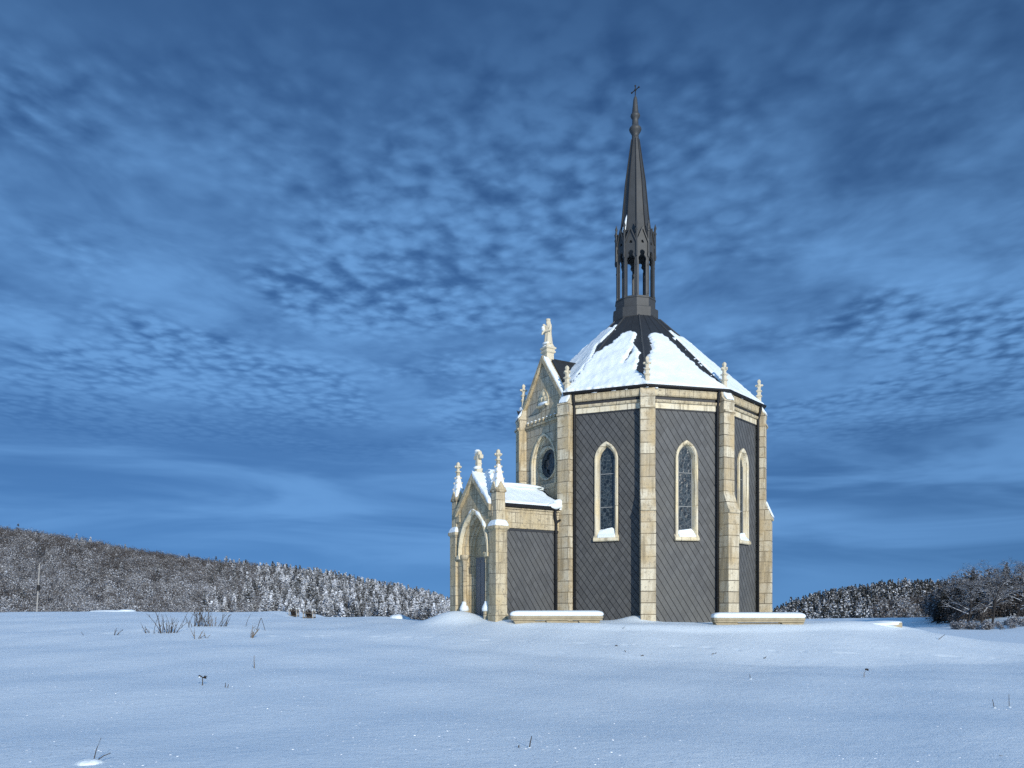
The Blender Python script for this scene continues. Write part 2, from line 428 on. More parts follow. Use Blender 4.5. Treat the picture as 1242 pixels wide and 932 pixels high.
def snow_field(name, parent, O, A, B, N, poly, h=0.10, step=0.05, rough=0.05, soft=0.09, seed=0, dz=0.0):
    """a snow cover on the plane O + a*A + b*B, thickness along N, outline poly in (a, b) metres"""
    O, A, B, N = Vector(O), Vector(A), Vector(B), Vector(N)
    q = np.array(poly); a0, b0 = q.min(0) - 0.12; a1, b1 = q.max(0) + 0.12
    na, nb = int((a1 - a0) / step) + 2, int((b1 - b0) / step) + 2
    ga, gb = np.meshgrid(a0 + step * np.arange(na), b0 + step * np.arange(nb))
    P = np.stack([ga.ravel(), gb.ravel()], 1); sd = sdist(P, poly)
    H = np.empty(len(P))
    for i, (x, y) in enumerate(P):
        v = Vector((x * 2.3, y * 2.3, seed))
        s = sd[i] + rough * (0.7 * mnoise.noise(v * 1.7) + 0.7 * mnoise.noise(v * 4))
        t = min(1.0, max(-0.3, s / soft)); t = 1 - (1 - t) ** 2 if t > 0 else t * 2
        H[i] = h * t * (0.85 + 0.35 * mnoise.noise(v * .8) + 0.16 * mnoise.noise(Vector((v.x * 3.2, v.y * 1.2, v.z))) + .07 * mnoise.noise(v * 5)) - 0.004
    keep = H > -0.02
    mb = MB(); idx = {}
    vs = []; fs = []
    def vid(i):
        if i not in idx:
            idx[i] = len(vs); p = O + A * P[i, 0] + B * P[i, 1] + N * max(H[i], -0.03); vs.append(tuple(p))
        return idx[i]
    for j in range(nb - 1):
        for i in range(na - 1):
            k = [j * na + i, j * na + i + 1, (j + 1) * na + i + 1, (j + 1) * na + i]
            if any(H[x] > 0 for x in k): fs.append(tuple(vid(x) for x in k))
    mb.v, mb.f = vs, fs
    if not fs: return None
    o = mb.build(name, SNOW, parent, smooth=True, recalc=False, dz=dz)
    if len(o.data.polygons) and sum(p.normal.dot(N) for p in o.data.polygons) < 0:
        o.data.flip_normals()
    return o


# ------------------------------------------------------------------ the ground
def sst(a, b, x):
    t = np.clip((x - a) / (b - a), 0, 1); return t * t * (3 - 2 * t)


def table(xs, zs, sig):
    g = np.arange(0, 6000, 0.25); v = np.interp(g, xs, zs)
    k = np.exp(-0.5 * (np.arange(-int(4 * sig / .25), int(4 * sig / .25) + 1) * .25 / sig) ** 2); k /= k.sum()
    vp = np.pad(v, len(k) // 2, mode='edge')
    return g, np.convolve(vp, k, 'valid')


BL = table([0, 7, 14, 20, 26, 33, 45, 53, 80, 150, 400, 6000], [-1.15, -1.18, -1.10, -.90, -.64, -.38, -.03, -.10, -2.6, -6, -9, -9], 2.2)
BR = table([0, 14, 18, 22, 26, 32, 45, 80, 150, 300, 6000], [-1.12, -1.25, -1.29, -1.27, -1.45, -2.0, -2.9, -3.6, -3.1, -5, -9], 1.6)
CX, CY, ROT = 4.80, 32.0, math.radians(-4.389)
GB = 0.45                                            # chapel root lies this far below eye height
tracks = []


def ground(X, Y):
    """height relative to the eye"""
    X = np.asarray(X, float); Y = np.asarray(Y, float); D = np.maximum(Y, 0)
    l = np.interp(D, *BL); r = np.interp(D, *BR)
    t = sst(-6, 6, X)
    z = l * (1 - t) + r * t - 3.0 * sst(37, 47, Y) * sst(-13, -6, X) * (1 - t)
    z = z + 0.16 * np.clip(X - 83, 0, 14) * sst(95, 140, Y)
    rho = np.hypot(np.where(X > CX, (X - CX) / 1.55, X - CX), Y - CY)
    top = -0.335 + 0.0 * X
    q = np.clip((rho - 6.7) / 5.4, 0, 1); m = (1 - q * sst(0, .2, q)) ** 1.3 * (1 - sst(25.5, 32, Y) * sst(10, 15, X))
    z = z * (1 - m) + top * m
    near = np.exp(-(np.hypot(X, Y - 25) / 60) ** 2)
    z = z + near * 0.85 * (0.035 * np.sin(X * .55 + Y * .31) + 0.03 * np.sin(X * .23 - Y * .9 + 1.3) + 0.018 * np.sin(X * 1.1 + Y * 1.7 + .5)
                    + 0.012 * np.sin(2.3 * X - 1.1 * Y))
    for (x, y, a, sx, sy) in BUMPS:
        z = z + a * np.exp(-((X - x) / sx) ** 2 - ((Y - y) / sy) ** 2)
    return z


BUMPS = [(-9.6, 26.2, 0.12, 2.6, 0.9), (-12.5, 30.0, 0.06, 3.0, 1.2), (-17.5, 41, 0.05, 5, 3)]


def pxw0(px, y): return (px - 621) / F * y


def at(px, py, lo=4.0, hi=120.0):
    """the point of the ground seen at a photo pixel"""
    Y = np.geomspace(lo, hi, 6000); X = (px - IW / 2) / F * Y
    d = ground(X, Y) - (Y0 - py) / F * Y
    k = np.argmax(d >= 0) if (d >= 0).any() else -1
    return float(X[k]), float(Y[k]), float(ground(X[k], Y[k]) + EYE)


# ------------------------------------------------------------------ the chapel
R = 4.5
N10 = math.radians(36); AP = R * math.cos(N10 / 2); HW = R * math.sin(N10 / 2)
# drift in front of the porch door, against the walls
_pa = math.radians(-54) + ROT


def porch_world(u, n):
    a = _pa
    return (CX + math.sin(a) * (AP + n) + math.cos(a) * u, CY - math.cos(a) * (AP + n) + math.sin(a) * u)


_x, _y = porch_world(-0.35, 3.45); BUMPS.append((_x, _y, 0.36, 0.95, 0.8))
_x, _y = porch_world(-1.5, 3.3); BUMPS.append((_x, _y, 0.2, 1.0, 0.8))


def wallpt(aw, n, u):
    a = math.radians(aw) + ROT
    return (CX + math.sin(a) * (AP + n) + math.cos(a) * u, CY - math.cos(a) * (AP + n) + math.sin(a) * u)


_x, _y = wallpt(-18, 0.1, 1.05); BUMPS.append((_x, _y, 0.20, 0.55, 0.5))
BUMPS.append((pxw0(675, 26.0), 26.0, -0.05, 1.5, 0.7)); BUMPS.append((pxw0(920, 25.2), 25.2, -0.06, 1.5, 0.7))
_x, _y = wallpt(18, 0.2, 0.0); BUMPS.append((_x, _y, -0.07, 1.0, 0.5))

chapel = empty('chapel', (CX, CY, EYE - GB), 'tall ten-sided stone and slate chapel with a needle spire in the snow', 'chapel', None, ROT)


def frame(deg, rad):
    a = math.radians(deg); s, c = math.sin(a), math.cos(a)
    return lambda u, n, z: (s * (rad + n) + c * u, -c * (rad + n) + s * u, z + GB)


EAVE = 7.42
WIN = {-18, 18, 54}
FACES = [-162, -126, -90, -54, -18, 18, 54, 90, 126, 162]
ENTRY = -54
Lo = lancet(.385, 5.08, .26, 2.5); Lg = lancet(.25, 5.08, .26, 2.5)
for deg in FACES:
    T = frame(deg, AP)
    if deg != ENTRY:
        mb = MB(T); outer = [(-HW + .1, -1.2), (HW - .1, -1.2), (HW - .1, 6.66), (-HW + .1, 6.66)]
        if deg in WIN: mb.panel(outer, [lancet(.37, 5.08, .26, 2.5)], -.16, 0)
        else: mb.prism_n(outer, -.16, 0)
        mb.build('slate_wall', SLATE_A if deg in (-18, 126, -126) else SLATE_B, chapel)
        mb = MB(T); mb.box(-HW, HW, -.12, .045, 6.70, 6.89); fr = mb.build('frieze', CARVED, chapel)
        mb = MB(T)
        mb.prism_u([(-.12, 6.89), (.10, 6.89), (.12, 6.93), (.12, 6.975), (.00, 6.99), (.00, 7.09), (.10, 7.10), (.13, 7.14), (.13, 7.27), (.16, 7.32), (-.12, 7.32)], -HW, HW)
        mb.build('cornice', RUBBLE, chapel)
        mb = MB(T); mb.box(-HW, HW, -.02, .034, 6.995, 7.085)  # dark strip standing in for the shade of the cornice recess
        mb.box(-HW + .2, HW - .2, -.02, .022, 6.655, 6.70)
        mb.build('trim', TRIM, chapel)
        mb = MB(T); g = .29
        mb.prism_u([(.06, 7.345), (.19, 7.345), (.24, 7.38), (.25, 7.43), (.235, 7.435), (.215, 7.395), (.06, 7.395)], -HW - .07, HW + .07)
        mb.build('gutter', GUTTER, chapel)
    if deg in WIN:
        mb = MB(T)
        def ring(wd, n, zb=2.5): return [(u, n, z) for u, z in lancet(wd, 5.08, .26, zb)]
        mb.loft([ring(.405, -.05), ring(.405, .055), ring(.385, .07), ring(.335, .07), ring(.315, .045), ring(.30, .03), ring(.262, -.09), ring(.25, -.13), ring(.25, -.16)])
        wn = mb.build('window', CARVED, chapel)
        mb = MB(T)
        for s in (-1, 1):
            mb.box(s * .435 - .008, s * .435 + .008, 0, .014, 2.36, 5.05)
        mb.box(-.443, .443, 0, .014, 2.31, 2.33); mb.build('flashing', TRIM, wn)
        mb = MB(T); mb.prism_n(lancet(.27, 5.08, .26, 2.5), -.15, -.12); mb.build('pane', GLASS, wn)
        mb = MB(T)
        for z in (3.5, 4.62): mb.box(-.26, .26, -.12, -.095, z - .012, z + .012)
        for s in (-1, 1): mb.box(s * .243 - .012, s * .243 + .012, -.12, -.09, 2.5, 5.1)
        mb.build('glazing_bar', simple('glazing_bar', (.22, .23, .23), .5), wn)
        mb = MB(T); mb.prism_u([(-.16, 2.34), (.10, 2.34), (.13, 2.37), (.13, 2.43), (.10, 2.46), (-.16, 2.74)], -.44, .44)
        mb.build('sill', CARVED, wn, bevel=.012)
        mb = MB(T)
        hi = 2.81 if deg == -18 else 2.76
        mb.prism_n([(-.30, 2.44), (-.33, 2.5), (-.24, 2.7), (.0, hi - .03), (.19, hi), (.26, hi - .06), (.33, 2.5), (.31, 2.44)], -.14, .0)
        mb.prism_u([(-.14, 2.5), (.105, 2.45), (.125, 2.475), (.11, 2.52), (.0, 2.62), (-.14, hi - .02)], -.30, .32)
        o = mb.build('sill_snow', SNOW, wn); remesh_obj(o, .025, 4)

# the buttresses at the ten corners, copied from one
T = frame(0, R); W2 = .245
proto = None


def finial_mb(T, z0, n0=0.0, u0=0.0, s=1.0):
    mb = MB(T)
    def sq(prof):
        loops = [[(u0 + a * h * s, n0 + b * h * s, z0 + z * s) for a, b in ((-1, -1), (1, -1), (1, 1), (-1, 1))] for h, z in prof]
        mb.loft(loops, True, True)
    sq([(.12, -.06), (.095, 0), (.082, .05), (.066, .33), (.066, .36), (.105, .375), (.105, .41), (.062, .43), (.06, .54), (.10, .555), (.10, .585), (.055, .61),
        (.048, .68), (.07, .74), (.05, .80), (.045, .86), (.062, .91), (.05, .96), (.02, 1.0)])
    for a, b in ((1, 0), (-1, 0), (0, 1), (0, -1)):   # the four leaves of the bud
        mb.ell((u0 + a * .10 * s, n0 + b * .10 * s, z0 + .775 * s), (.05 * s, .05 * s, .042 * s), 8, 6)
    return mb


for k in range(10):
    if k == 0:
        mb = MB(T); d1, d2 = .235, .44
        mb.prism_u([(-.3, -1.2), (d2, -1.2), (d2, 3.19), (d2 - .02, 3.25), (d2 + .05, 3.27), (d2 + .055, 3.35), (d2 - .02, 3.44), (d1, 3.93), (d1, 6.60), (d1 + .06, 6.66),
                    (d1 + .06, 6.72), (d1 - .005, 6.74), (d1 - .005, 6.93), (d1 + .02, 7.0), (d1 + .02, 7.06), (.14, 7.18), (.10, 7.40), (-.10, 7.40), (-.3, 7.3)], -W2, W2)
        proto = mb.build('buttress', LIME, chapel, bevel=.012)
        remesh_obj(finial_mb(T, 7.40).build('finial', STATUE, proto), .016, 1)
        continue
    if k in (8, 9):                                   # beside the porch: straight, no weathered step
        T = frame(0, R); mb = MB(T); d1 = .235
        mb.prism_u([(-.3, -1.2), (d1, -1.2), (d1, 6.60), (d1 + .06, 6.66), (d1 + .06, 6.72), (d1 - .005, 6.74), (d1 - .005, 6.93), (d1 + .02, 7.0), (d1 + .02, 7.06),
                    (.14, 7.18), (.10, 7.40), (-.10, 7.40), (-.3, 7.3)], -W2, W2)
        c = mb.build('buttress', LIME, chapel, bevel=.012); remesh_obj(finial_mb(T, 7.40).build('finial', STATUE, c), .016, 1)
    else: c = copy_tree(proto, chapel)
    a = math.radians(36 * k)
    c.rotation_euler = (0, 0, a)
for deg in (36, 72, -36, -72):                        # snow left lying on the shoulders
    T = frame(deg, R); mb = MB(T)
    mb.prism_u([(.0, 7.42), (.05, 7.5), (.16, 7.30), (.27, 7.14), (.275, 7.06), (.14, 7.18)], -.17, .2)
    if deg in (72,):
        m3 = MB(T)
        m3.prism_u([(.24, 3.9), (.27, 3.97), (.42, 3.62), (.52, 3.40), (.49, 3.36), (.40, 3.5)], -.2, .22); remesh_obj(m3.build('shoulder_snow', SNOW, chapel), .03, 3)
    o = mb.build('shoulder_snow', SNOW, chapel); remesh_obj(o, .03, 3)

# downpipes with their elbows


def downpipe(deg, u, n=.10, zt=7.36, zb=-1.0, out=.19):
    mb = MB(frame(deg, AP))
    pts = [(u, out, zt), (u, out, zt - .12), (u, n + .03, zt - .38), (u, n, zt - .5), (u, n, zb)]
    mb2 = MB(); mb2.tube([mb.T(*p) for p in pts], .05, 8)
    for z in np.arange(zt - 1.2, -0.5, -1.9):
        mb2.tube([mb.T(u, n, z - .02), mb.T(u, n, z + .02)], .062, 8)
    return mb2.build('downpipe', GUTTER, chapel, smooth=True)


for deg, u in ((-18, -1.10), (18, 1.10), (54, 1.10), (90, -1.1), (126, 1.1)): downpipe(deg, u, .085)

# roof
RT, ZT = .86, 11.06
RE, ZE = R + .13, EAVE
mb = MB(lambda u, n, z: (u, n, z + GB))
lt, le = [], []
for k in range(10):
    a = N10 * k
    lt.append((RT * math.sin(a), -RT * math.cos(a), ZT)); le.append((RE * math.sin(a), -RE * math.cos(a), ZE))
low_e = [(x * .98, y * .98, ZE - .05) for x, y, z in le]
# the facet over the entry starts behind the gable wall
ks = [8, 9]                                            # corners at -72 and -36 degrees
cut = .11
roofv = lt + le
fs = []
for k in range(10):
    j = (k + 1) % 10
    if k == 8: continue
    fs.append((k, j, 10 + j, 10 + k))
ec = []
for k in (8, 9):
    p = Vector(le[k]).lerp(Vector(lt[k]), cut); ec.append(tuple(p))
roofv += ec
fs.append((8, 9, 21, 20)); fs += [(20, 21, 19, 18)] if False else []
mb.add(roofv, fs)
roof = mb.build('roof', DARKZINC, chapel, recalc=True)
sol = roof.modifiers.new('solid', 'SOLIDIFY'); sol.thickness = .05; sol.offset = -1
mb = MB()
sl = math.hypot(RE - RT, ZE - ZT)


def cone_pt(deg, s, t, lift=0.0):
    """point of a roof facet: s across (-1..1), t from the lantern (0) to the eave (1)"""
    a = math.radians(deg); r = RT + (RE - RT) * t; ap = r * math.cos(N10 / 2); hw = r * math.sin(N10 / 2)
    z = ZT + (ZE - ZT) * t
    return Vector((math.sin(a) * ap + math.cos(a) * hw * s, -math.cos(a) * ap + math.sin(a) * hw * s, z + GB + lift))


for deg in FACES:
    t1 = .86 if deg == ENTRY else 1.0
    for s0, s1, t0 in ((-.33, -.33, .0), (.33, .33, .0)):
        mb.tube([tuple(cone_pt(deg, s0, t0)), tuple(cone_pt(deg, s1, t1))], .016, 4)
mb.build('standing_seam', DARKZINC, roof)
mb = MB()
for k in range(10):
    t1 = .9 if k in (8, 9) else 1.0
    mb.tube([tuple(cone_pt(36 * k + 18, -1, 0)), tuple(cone_pt(36 * k + 18, -1, t1))], .035, 5)
mb.build('ridge_roll', ZINC, roof)
SN = {-18: [(-1, 1.0), (-1, .5), (-.97, .48), (-.85, .50), (-.64, .43), (-.26, .30), (.1, .26), (.4, .275), (.66, .29), (.6, .45), (.30, .70), (.55, .56), (.60, .47), (.84, .58),
            (.78, .7), (.71, .79), (.85, .86), (1, .95), (1, 1.0)],
      18: [(-1, 1.0), (-1, .75), (-.85, .68), (-.77, .58), (-.6, .5), (-.46, .3), (-.1, .285), (.26, .29), (.42, .31), (.46, .4), (.62, .6), (.78, .8), (.92, .93), (1, .96), (1, 1.0)],
      54: [(-1.0, 1.0), (-.97, .8), (-.93, .24), (-.6, .2), (0, .26), (.6, .25), (1, .2), (1, 1.0)],
      -54: [(-1, .87), (-1, .16), (-.3, .1), (.5, .16), (.93, .08), (.97, .2), (.45, .36), (.62, .42), (.8, .5), (.95, .52), (1, .62), (1, .87)]}
gap = [(-1, 1.0), (-1, .3), (-.5, .25), (.2, .34), (.7, .26), (1, .3), (1, 1.0)]
for deg in FACES:
    poly = SN.get(deg, gap)
    O = cone_pt(deg, 0, 0); E = cone_pt(deg, 0, 1); B = (E - O).normalized(); L = (E - O).length
    A = Vector((math.cos(math.radians(deg)), math.sin(math.radians(deg)), 0)); Nn = B.cross(A); Nn = Nn if Nn.z > 0 else -Nn
    pm = []
    for s, t in poly:
        hw = (RT + (RE - RT) * t) * math.sin(N10 / 2)
        tt = t * L + (.015 if t >= 1 else 0)
        pm.append((s * hw * 1.02, tt))
    snow_field('snow_cover', roof, O, A, B, Nn, pm, .11, .05, .12, .07, seed=deg * .13)

# entry gable wall with the round window
T = frame(ENTRY, AP)
mb = MB(T)
gz0, gpk, ghw = 7.30, 8.98, 1.30
mb.panel([(-HW + .05, -1.2), (HW - .05, -1.2), (HW - .05, gz0), (0, gpk), (-HW + .05, gz0)], [lancet(.70, 5.2, .42, 4.5)], -.35, .03)
gable = mb.build('entry_gable', ASH, chapel)
mb = MB(T)
def rg(wd, n): return [(u, n, z) for u, z in lancet(wd, 5.2, .42, 4.45)]
mb.loft([rg(.80, .0), rg(.80, .07), rg(.74, .07), rg(.70, .0), rg(.69, -.1), rg(.66, -.16)]); mb.build('arch_moulding', CARVED, gable)
mb = MB(T); mb.panel([(u * .98, z) for u, z in lancet(.70, 5.2, .42, 4.45)], [circ(.53, 0, 5.28)], -.3, -.15); mb.build('tympanum', ASH, gable)
mb = MB(T)
rp = [(.60, -.14), (.60, -.09), (.56, -.09), (.53, -.13), (.50, -.24)]
mb.loft([[(u, n, z) for u, z in circ(r, 0, 5.28, 32)] for r, n in rp], True)
rose = mb.build('rose_window', CARVED, chapel)
mb = MB(T)
mb.panel(circ(.515, 0, 5.28, 32), [circ(.185, .2 * math.cos(q), 5.28 + .2 * math.sin(q), 14) for q in ()] + [
    [(math.cos(t) * (.24 + .15 * abs(math.cos(2 * t)) ** .7), 5.28 + math.sin(t) * (.24 + .15 * abs(math.cos(2 * t)) ** .7)) for t in np.linspace(0, 2 * math.pi, 40, endpoint=False)]],
    -.27, -.22)
mb.build('tracery', simple('tracery_metal', (.05, .06, .065), .5), rose)
mb = MB(T); mb.prism_n(circ(.52, 0, 5.28, 32), -.29, -.275); mb.build('pane', GLASS, rose)
mb = MB(T); mb.box(-HW + .2, HW - .2, 0, .10, 6.66, 6.74); mb.box(-HW + .2, HW - .2, .0, .06, 6.60, 6.66)
for i in range(9): mb.box(-1.0 + i * .25 - .04, -1.0 + i * .25 + .04, .0, .085, 6.78, 6.86)
mb.build('string_course', RUBBLE, gable)
mb = MB(T)                                            # small carved trefoil with a ledge
for cu, cz in ((-.1, 7.55), (.1, 7.55), (0, 7.72)): mb.ell((cu, .03, cz), (.1, .07, .1), 10, 8)
mb.prism_n(lancet(.34, 7.35, .3, 7.28), .0, .05)
mb.box(-.3, .3, .03, .17, 7.27, 7.33); mb.build('carving', CARVED, gable)
mb = MB(T); mb.ell((.05, .11, 7.36), (.27, .09, .07), 12, 7, .3, 4)
mb.build('ledge_snow', SNOW, gable, smooth=True)
for i in range(9):
    mb = MB(T); mb.ell((-1.0 + i * .25, .06, 6.875), (.05, .04, .025), 8, 5); mb.build('dentil_snow', SNOW, gable, smooth=True)
# coping along the rakes
mb = MB(T)
dz = (gpk - gz0) / ghw
for s in (-1, 1):
    mb.prism_n([(s * 0, gpk - .12), (s * (ghw + .13), gz0 - .12 - .13 * dz), (s * (ghw + .13), gz0 + .09 - .13 * dz), (0, gpk + .12)], -.20, .13)
cop = mb.build('gable_coping', RUBBLE, gable, bevel=.01)
mb = MB(T)
for s in (-1, 1):
    n0, n1 = (-.12, .12) if s > 0 else (-.18, .02)
    q = []
    m = 14
    for i in range(m + 1):
        f = .06 + .92 * i / m; u = s * (ghw + .1) * f; zz = gpk + .10 - (ghw + .1) * f * dz
        q.append((u, zz + .10 + .04 * mnoise.noise(Vector((f * 5, s, 0)))))
    lowq = [(u, z - .18) for u, z in reversed(q)]
    mb.prism_n(q + lowq, n0, n1)
mb.ell((1.33, -.12, 7.2), (.26, .26, .24), 12, 8, .3, 2); mb.ell((-1.35, -.1, 7.25), (.2, .22, .22), 12, 8, .3, 5)
o = mb.build('coping_snow', SNOW, gable); remesh_obj(o, .04, 4)
mb = MB(T)
for s in (-1, 1):
    mb.prism_n([(0, gpk - .1), (s * (ghw + .1), gz0 - .1 - .1 * dz), (s * (ghw + .1), gz0 + .15 - .1 * dz), (0, gpk + .19)], -.34, -.203)
mb.build('coping_flashing', DARKZINC, gable)
# the little roof behind the gable
mb = MB(T)
mb.prism_n([(-ghw, gz0 - .05), (ghw, gz0 - .05), (0, gpk + .02)], -2.0, -.345)
gr = mb.build('gable_roof', DARKZINC, chapel)
mb = MB(T); mb.tube([(0, -.36, gpk + .02), (0, -1.75, gpk + .02)], .05, 6); mb.build('ridge_roll', DARKZINC, gr)
for s in (1, -1):
    O = Vector(T(0, -.42, gpk + .02)); A = Vector(T(0, -1.42, gpk + .02)) - O
    E = Vector(T(s * ghw, -.42, gz0 - .05)); B = (E - O).normalized(); Nn = A.cross(B); Nn = Nn if Nn.z > 0 else -Nn
    L = (E - O).length
    snow_field('snow_cover', gr, O, A, B, Nn, [(.10, L + .05), (.06, L * .5), (.18, L * .34), (1.5, L * .25), (1.5, L + .05)], .10, .05, .04, .08, seed=7 + s)

# lantern and spire
ZF = lambda u, n, z: (u, n, z + GB)
mb = MB(ZF)
mb.lathe([(.80, 10.9), (.885, 11.05), (.885, 11.40), (.84, 11.43), (.775, 11.44), (.775, 11.76), (.80, 11.77), (.80, 11.80), (.74, 11.82)], 10)
lbase = mb.build('lantern_base', ZINC, chapel)
RL = .735; hwl = RL * math.sin(N10 / 2); apl = RL * math.cos(N10 / 2)
mb = MB(); trims = MB()
for deg in FACES:
    Tl = frame(deg, apl); mb.T = Tl
    hole = [(-.138, 11.86), (.138, 11.86), (.138, 13.16), (.155, 13.2), (.15, 13.28), (.085, 13.36)] + [(.10 * math.cos(q), 13.47 + .10 * math.sin(q)) for q in np.linspace(-.75, math.pi + .75, 12)] + [(-.085, 13.36), (-.15, 13.28), (-.155, 13.2), (-.138, 13.16)]
    tref = []
    for q in np.linspace(0, 2 * math.pi, 18, endpoint=False):
        r = .045 + .022 * abs(math.cos(1.5 * (q - math.pi / 2))); tref.append((r * math.cos(q), 13.87 + r * math.sin(q)))
    mb.panel([(-hwl, 11.79), (hwl, 11.79), (hwl, 13.80), (0, 14.36), (-hwl, 13.80)], [hole, tref], -.07, 0)
    trims.T = Tl
    for s in (-1, 1):
        trims.prism_n([(0, 14.34), (0, 14.45), (s * (hwl + .02), 13.86), (s * (hwl + .02), 13.76)], -.05, .06)
    trims.box(-hwl - .01, hwl + .01, -.01, .025, 12.98, 13.02) if False else None
lan = mb.build('lantern', ZINC, chapel)
trims.build('gablet_moulding', ZINC, lan)
mb = MB(ZF)
for k in range(10):
    a = N10 * k; x, y = RL * math.sin(a), -RL * math.cos(a)
    mb.lathe([(.05, 11.79), (.05, 11.9), (.03, 11.95), (.03, 12.95), (.045, 13.0), (.03, 13.05), (.03, 13.6)], 6, a, x * .985, y * .985)
mb.build('column', ZINC, lan)
for k in range(10):
    a = N10 * k; x, y = (RL + .035) * math.sin(a), -(RL + .035) * math.cos(a)
    mb = MB(ZF); mb.lathe([(.03, 13.30), (.05, 13.42), (.036, 13.5), (.034, 14.25), (.055, 14.29), (.055, 14.33), (.03, 14.37), (.035, 14.45), (.058, 14.52), (.028, 14.6), (.01, 14.68)], 6, a, x, y)
    mb.build('pinnacle', ZINC, lan)
mb = MB(ZF)
mb.lathe([(.66, 13.75), (.60, 14.3), (.505, 15.05), (.385, 16.38), (.15, 18.05), (.13, 18.18)], 10)
spire = mb.build('spire', ZINC, chapel); spire.location.x = lan.location.x = lbase.location.x = -.075
mb = MB(ZF)
for k in range(10):
    a = N10 * k; P = lambda r, z: (r * math.sin(a), -r * math.cos(a), z)
    mb.tube([P(.61, 14.3), P(.515, 15.05), P(.393, 16.38), P(.155, 18.05)], [.03, .028, .024, .016], 5)
mb.build('rib', DARKZINC, spire)
mb = MB(ZF)
mb.lathe([(.135, 18.12), (.13, 18.22), (.16, 18.3), (.215, 18.38), (.24, 18.45), (.225, 18.5), (.17, 18.56), (.125, 18.62), (.115, 18.85), (.155, 18.9), (.185, 18.97), (.17, 19.03), (.125, 19.06),
          (.125, 19.1), (.075, 19.6), (.06, 19.66), (.03, 19.72), (.02, 19.76)], 16)
mb.build('spire_collar', ZINC, spire, smooth=True)
a = math.radians(ENTRY); tx, ty = math.cos(a), math.sin(a)
mb = MB(ZF)
mb.tube([(0, 0, 19.7), (0, 0, 20.13)], .018, 6)
mb.tube([(-.21 * tx, -.21 * ty, 19.97), (.21 * tx, .21 * ty, 19.97)], .018, 6)
for p in ((0, 0, 20.13), (-.21 * tx, -.21 * ty, 19.97), (.21 * tx, .21 * ty, 19.97)): mb.ell(p, (.035, .035, .035), 8, 6)
mb.ell((0, 0, 19.97), (.045, .045, .045), 8, 6)
mb.build('cross', IRON, spire)
mb = MB(ZF)                                            # a streak of snow caught on the left of the spire
pts = []
for f in np.linspace(0, 1, 7):
    aa = math.radians(-50 + 10 * f); r = .60 - .13 * f + .02
    pts.append((r * math.sin(aa), -r * math.cos(aa), 14.32 + .72 * f))
mb.tube(pts, [.09, .085, .07, .06, .055, .05, .02], 8); mb.build('spire_snow', SNOW, spire, smooth=True)

# ------------------------------------------------------------------ the porch (built in the frame of the entry side)
PN = 2.85
porch = chapel
for s in (1, -1):
    mb = MB(T)
    x = 1.25 * s
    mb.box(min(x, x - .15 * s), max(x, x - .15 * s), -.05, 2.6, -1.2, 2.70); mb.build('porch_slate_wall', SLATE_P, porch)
    mb = MB(T); a0, a1 = sorted((x - .15 * s, x + .05 * s)); mb.box(a0, a1, .0, 2.6, 2.74, 3.36)
    a0, a1 = sorted((x - .15 * s, x + .10 * s)); mb.box(a0, a1, .0, 2.6, 3.363, 3.42)
    a0, a1 = sorted((x - .15 * s, x + .075 * s)); mb.box(a0, a1, .0, 2.6, 2.74, 2.80) if False else None
    mb.build('porch_frieze', RUBBLE, porch, bevel=.01)
    mb = MB(T); a0, a1 = sorted((x - .1 * s, x + .022 * s)); mb.box(a0, a1, .0, 2.56, 2.66, 2.735); mb.box(a0, a1, 2.48, 2.56, -1, 2.656); mb.build('trim', TRIM, porch)
    mb = MB(T)
    pr = [(x + .06 * s, 3.425), (x + .2 * s, 3.43), (x + .235 * s, 3.53), (x + .215 * s, 3.53), (x + .19 * s, 3.48), (x + .06 * s, 3.48)]
    mb.prism_n([(u, z) for u, z in pr], .36, 2.52); mb.build('gutter', GUTTER, porch)
    mb2 = MB(); mb2.tube([T(x + .15 * s, .50, 3.45), T(x + .15 * s, .50, 3.25), T(x + .08 * s, .42, 2.98), T(x + .08 * s, .42, 2.7), T(x + .08 * s, .42, -1)], .05, 8)
    mb2.tube([T(x + .08 * s, .43, 2.96), T(x + .12 * s, .36, 3.06), T(x + .1 * s, .26, 3.1)], .04, 8)
    for z in (2.65, 1.1): mb2.tube([T(x + .08 * s, .42, z - .02), T(x + .08 * s, .42, z + .02)], .062, 8)
    mb2.build('downpipe', GUTTER, porch, smooth=True)
mb = MB(T); mb.prism_n([(-1.36, 3.44), (1.36, 3.44), (1.36, 3.5), (0, 4.28), (-1.36, 3.5)], -.1, 2.7); prf = mb.build('porch_roof', DARKZINC, porch)
for s in (1, -1):
    O = Vector(T(0, 0.0, 4.28)); A = Vector(T(0, 1, 4.28)) - O; E = Vector(T(s * 1.42, 0, 3.466)); B = (E - O).normalized(); L = (E - O).length
    Nn = A.cross(B); Nn = Nn if Nn.z > 0 else -Nn
    if s > 0: poly = [(.34, -.05), (.30, L * .3), (.22, L * .62), (.02, L * .72), (-.05, L * .99), (.75, L * .985), (2.5, L * .98), (2.5, -.05)]
    else: poly = [(0, -.05), (0, L * 1.03), (2.5, L * 1.03), (2.5, -.05)]
    snow_field('snow_cover', prf, O, A, B, Nn, poly, .14, .05, .03, .10, seed=20 + s)
mb = MB(T); mb.ell((1.38, .52, 3.56), (.15, .34, .13), 14, 9, .35, 3); mb.ell((1.33, .34, 3.66), (.13, .2, .17), 14, 9, .35, 8)
mb.ell((.12, 2.25, 4.48), (.40, .36, .33), 16, 10, .25, 5); mb.ell((.45, 2.35, 4.1), (.36, .3, .25), 16, 10, .25, 6)
mb.ell((0, 1.2, 4.36), (.3, 1.3, .10), 16, 10, .2, 9)
o = mb.build('snow_drift', SNOW, prf); remesh_obj(o, .04, 4)

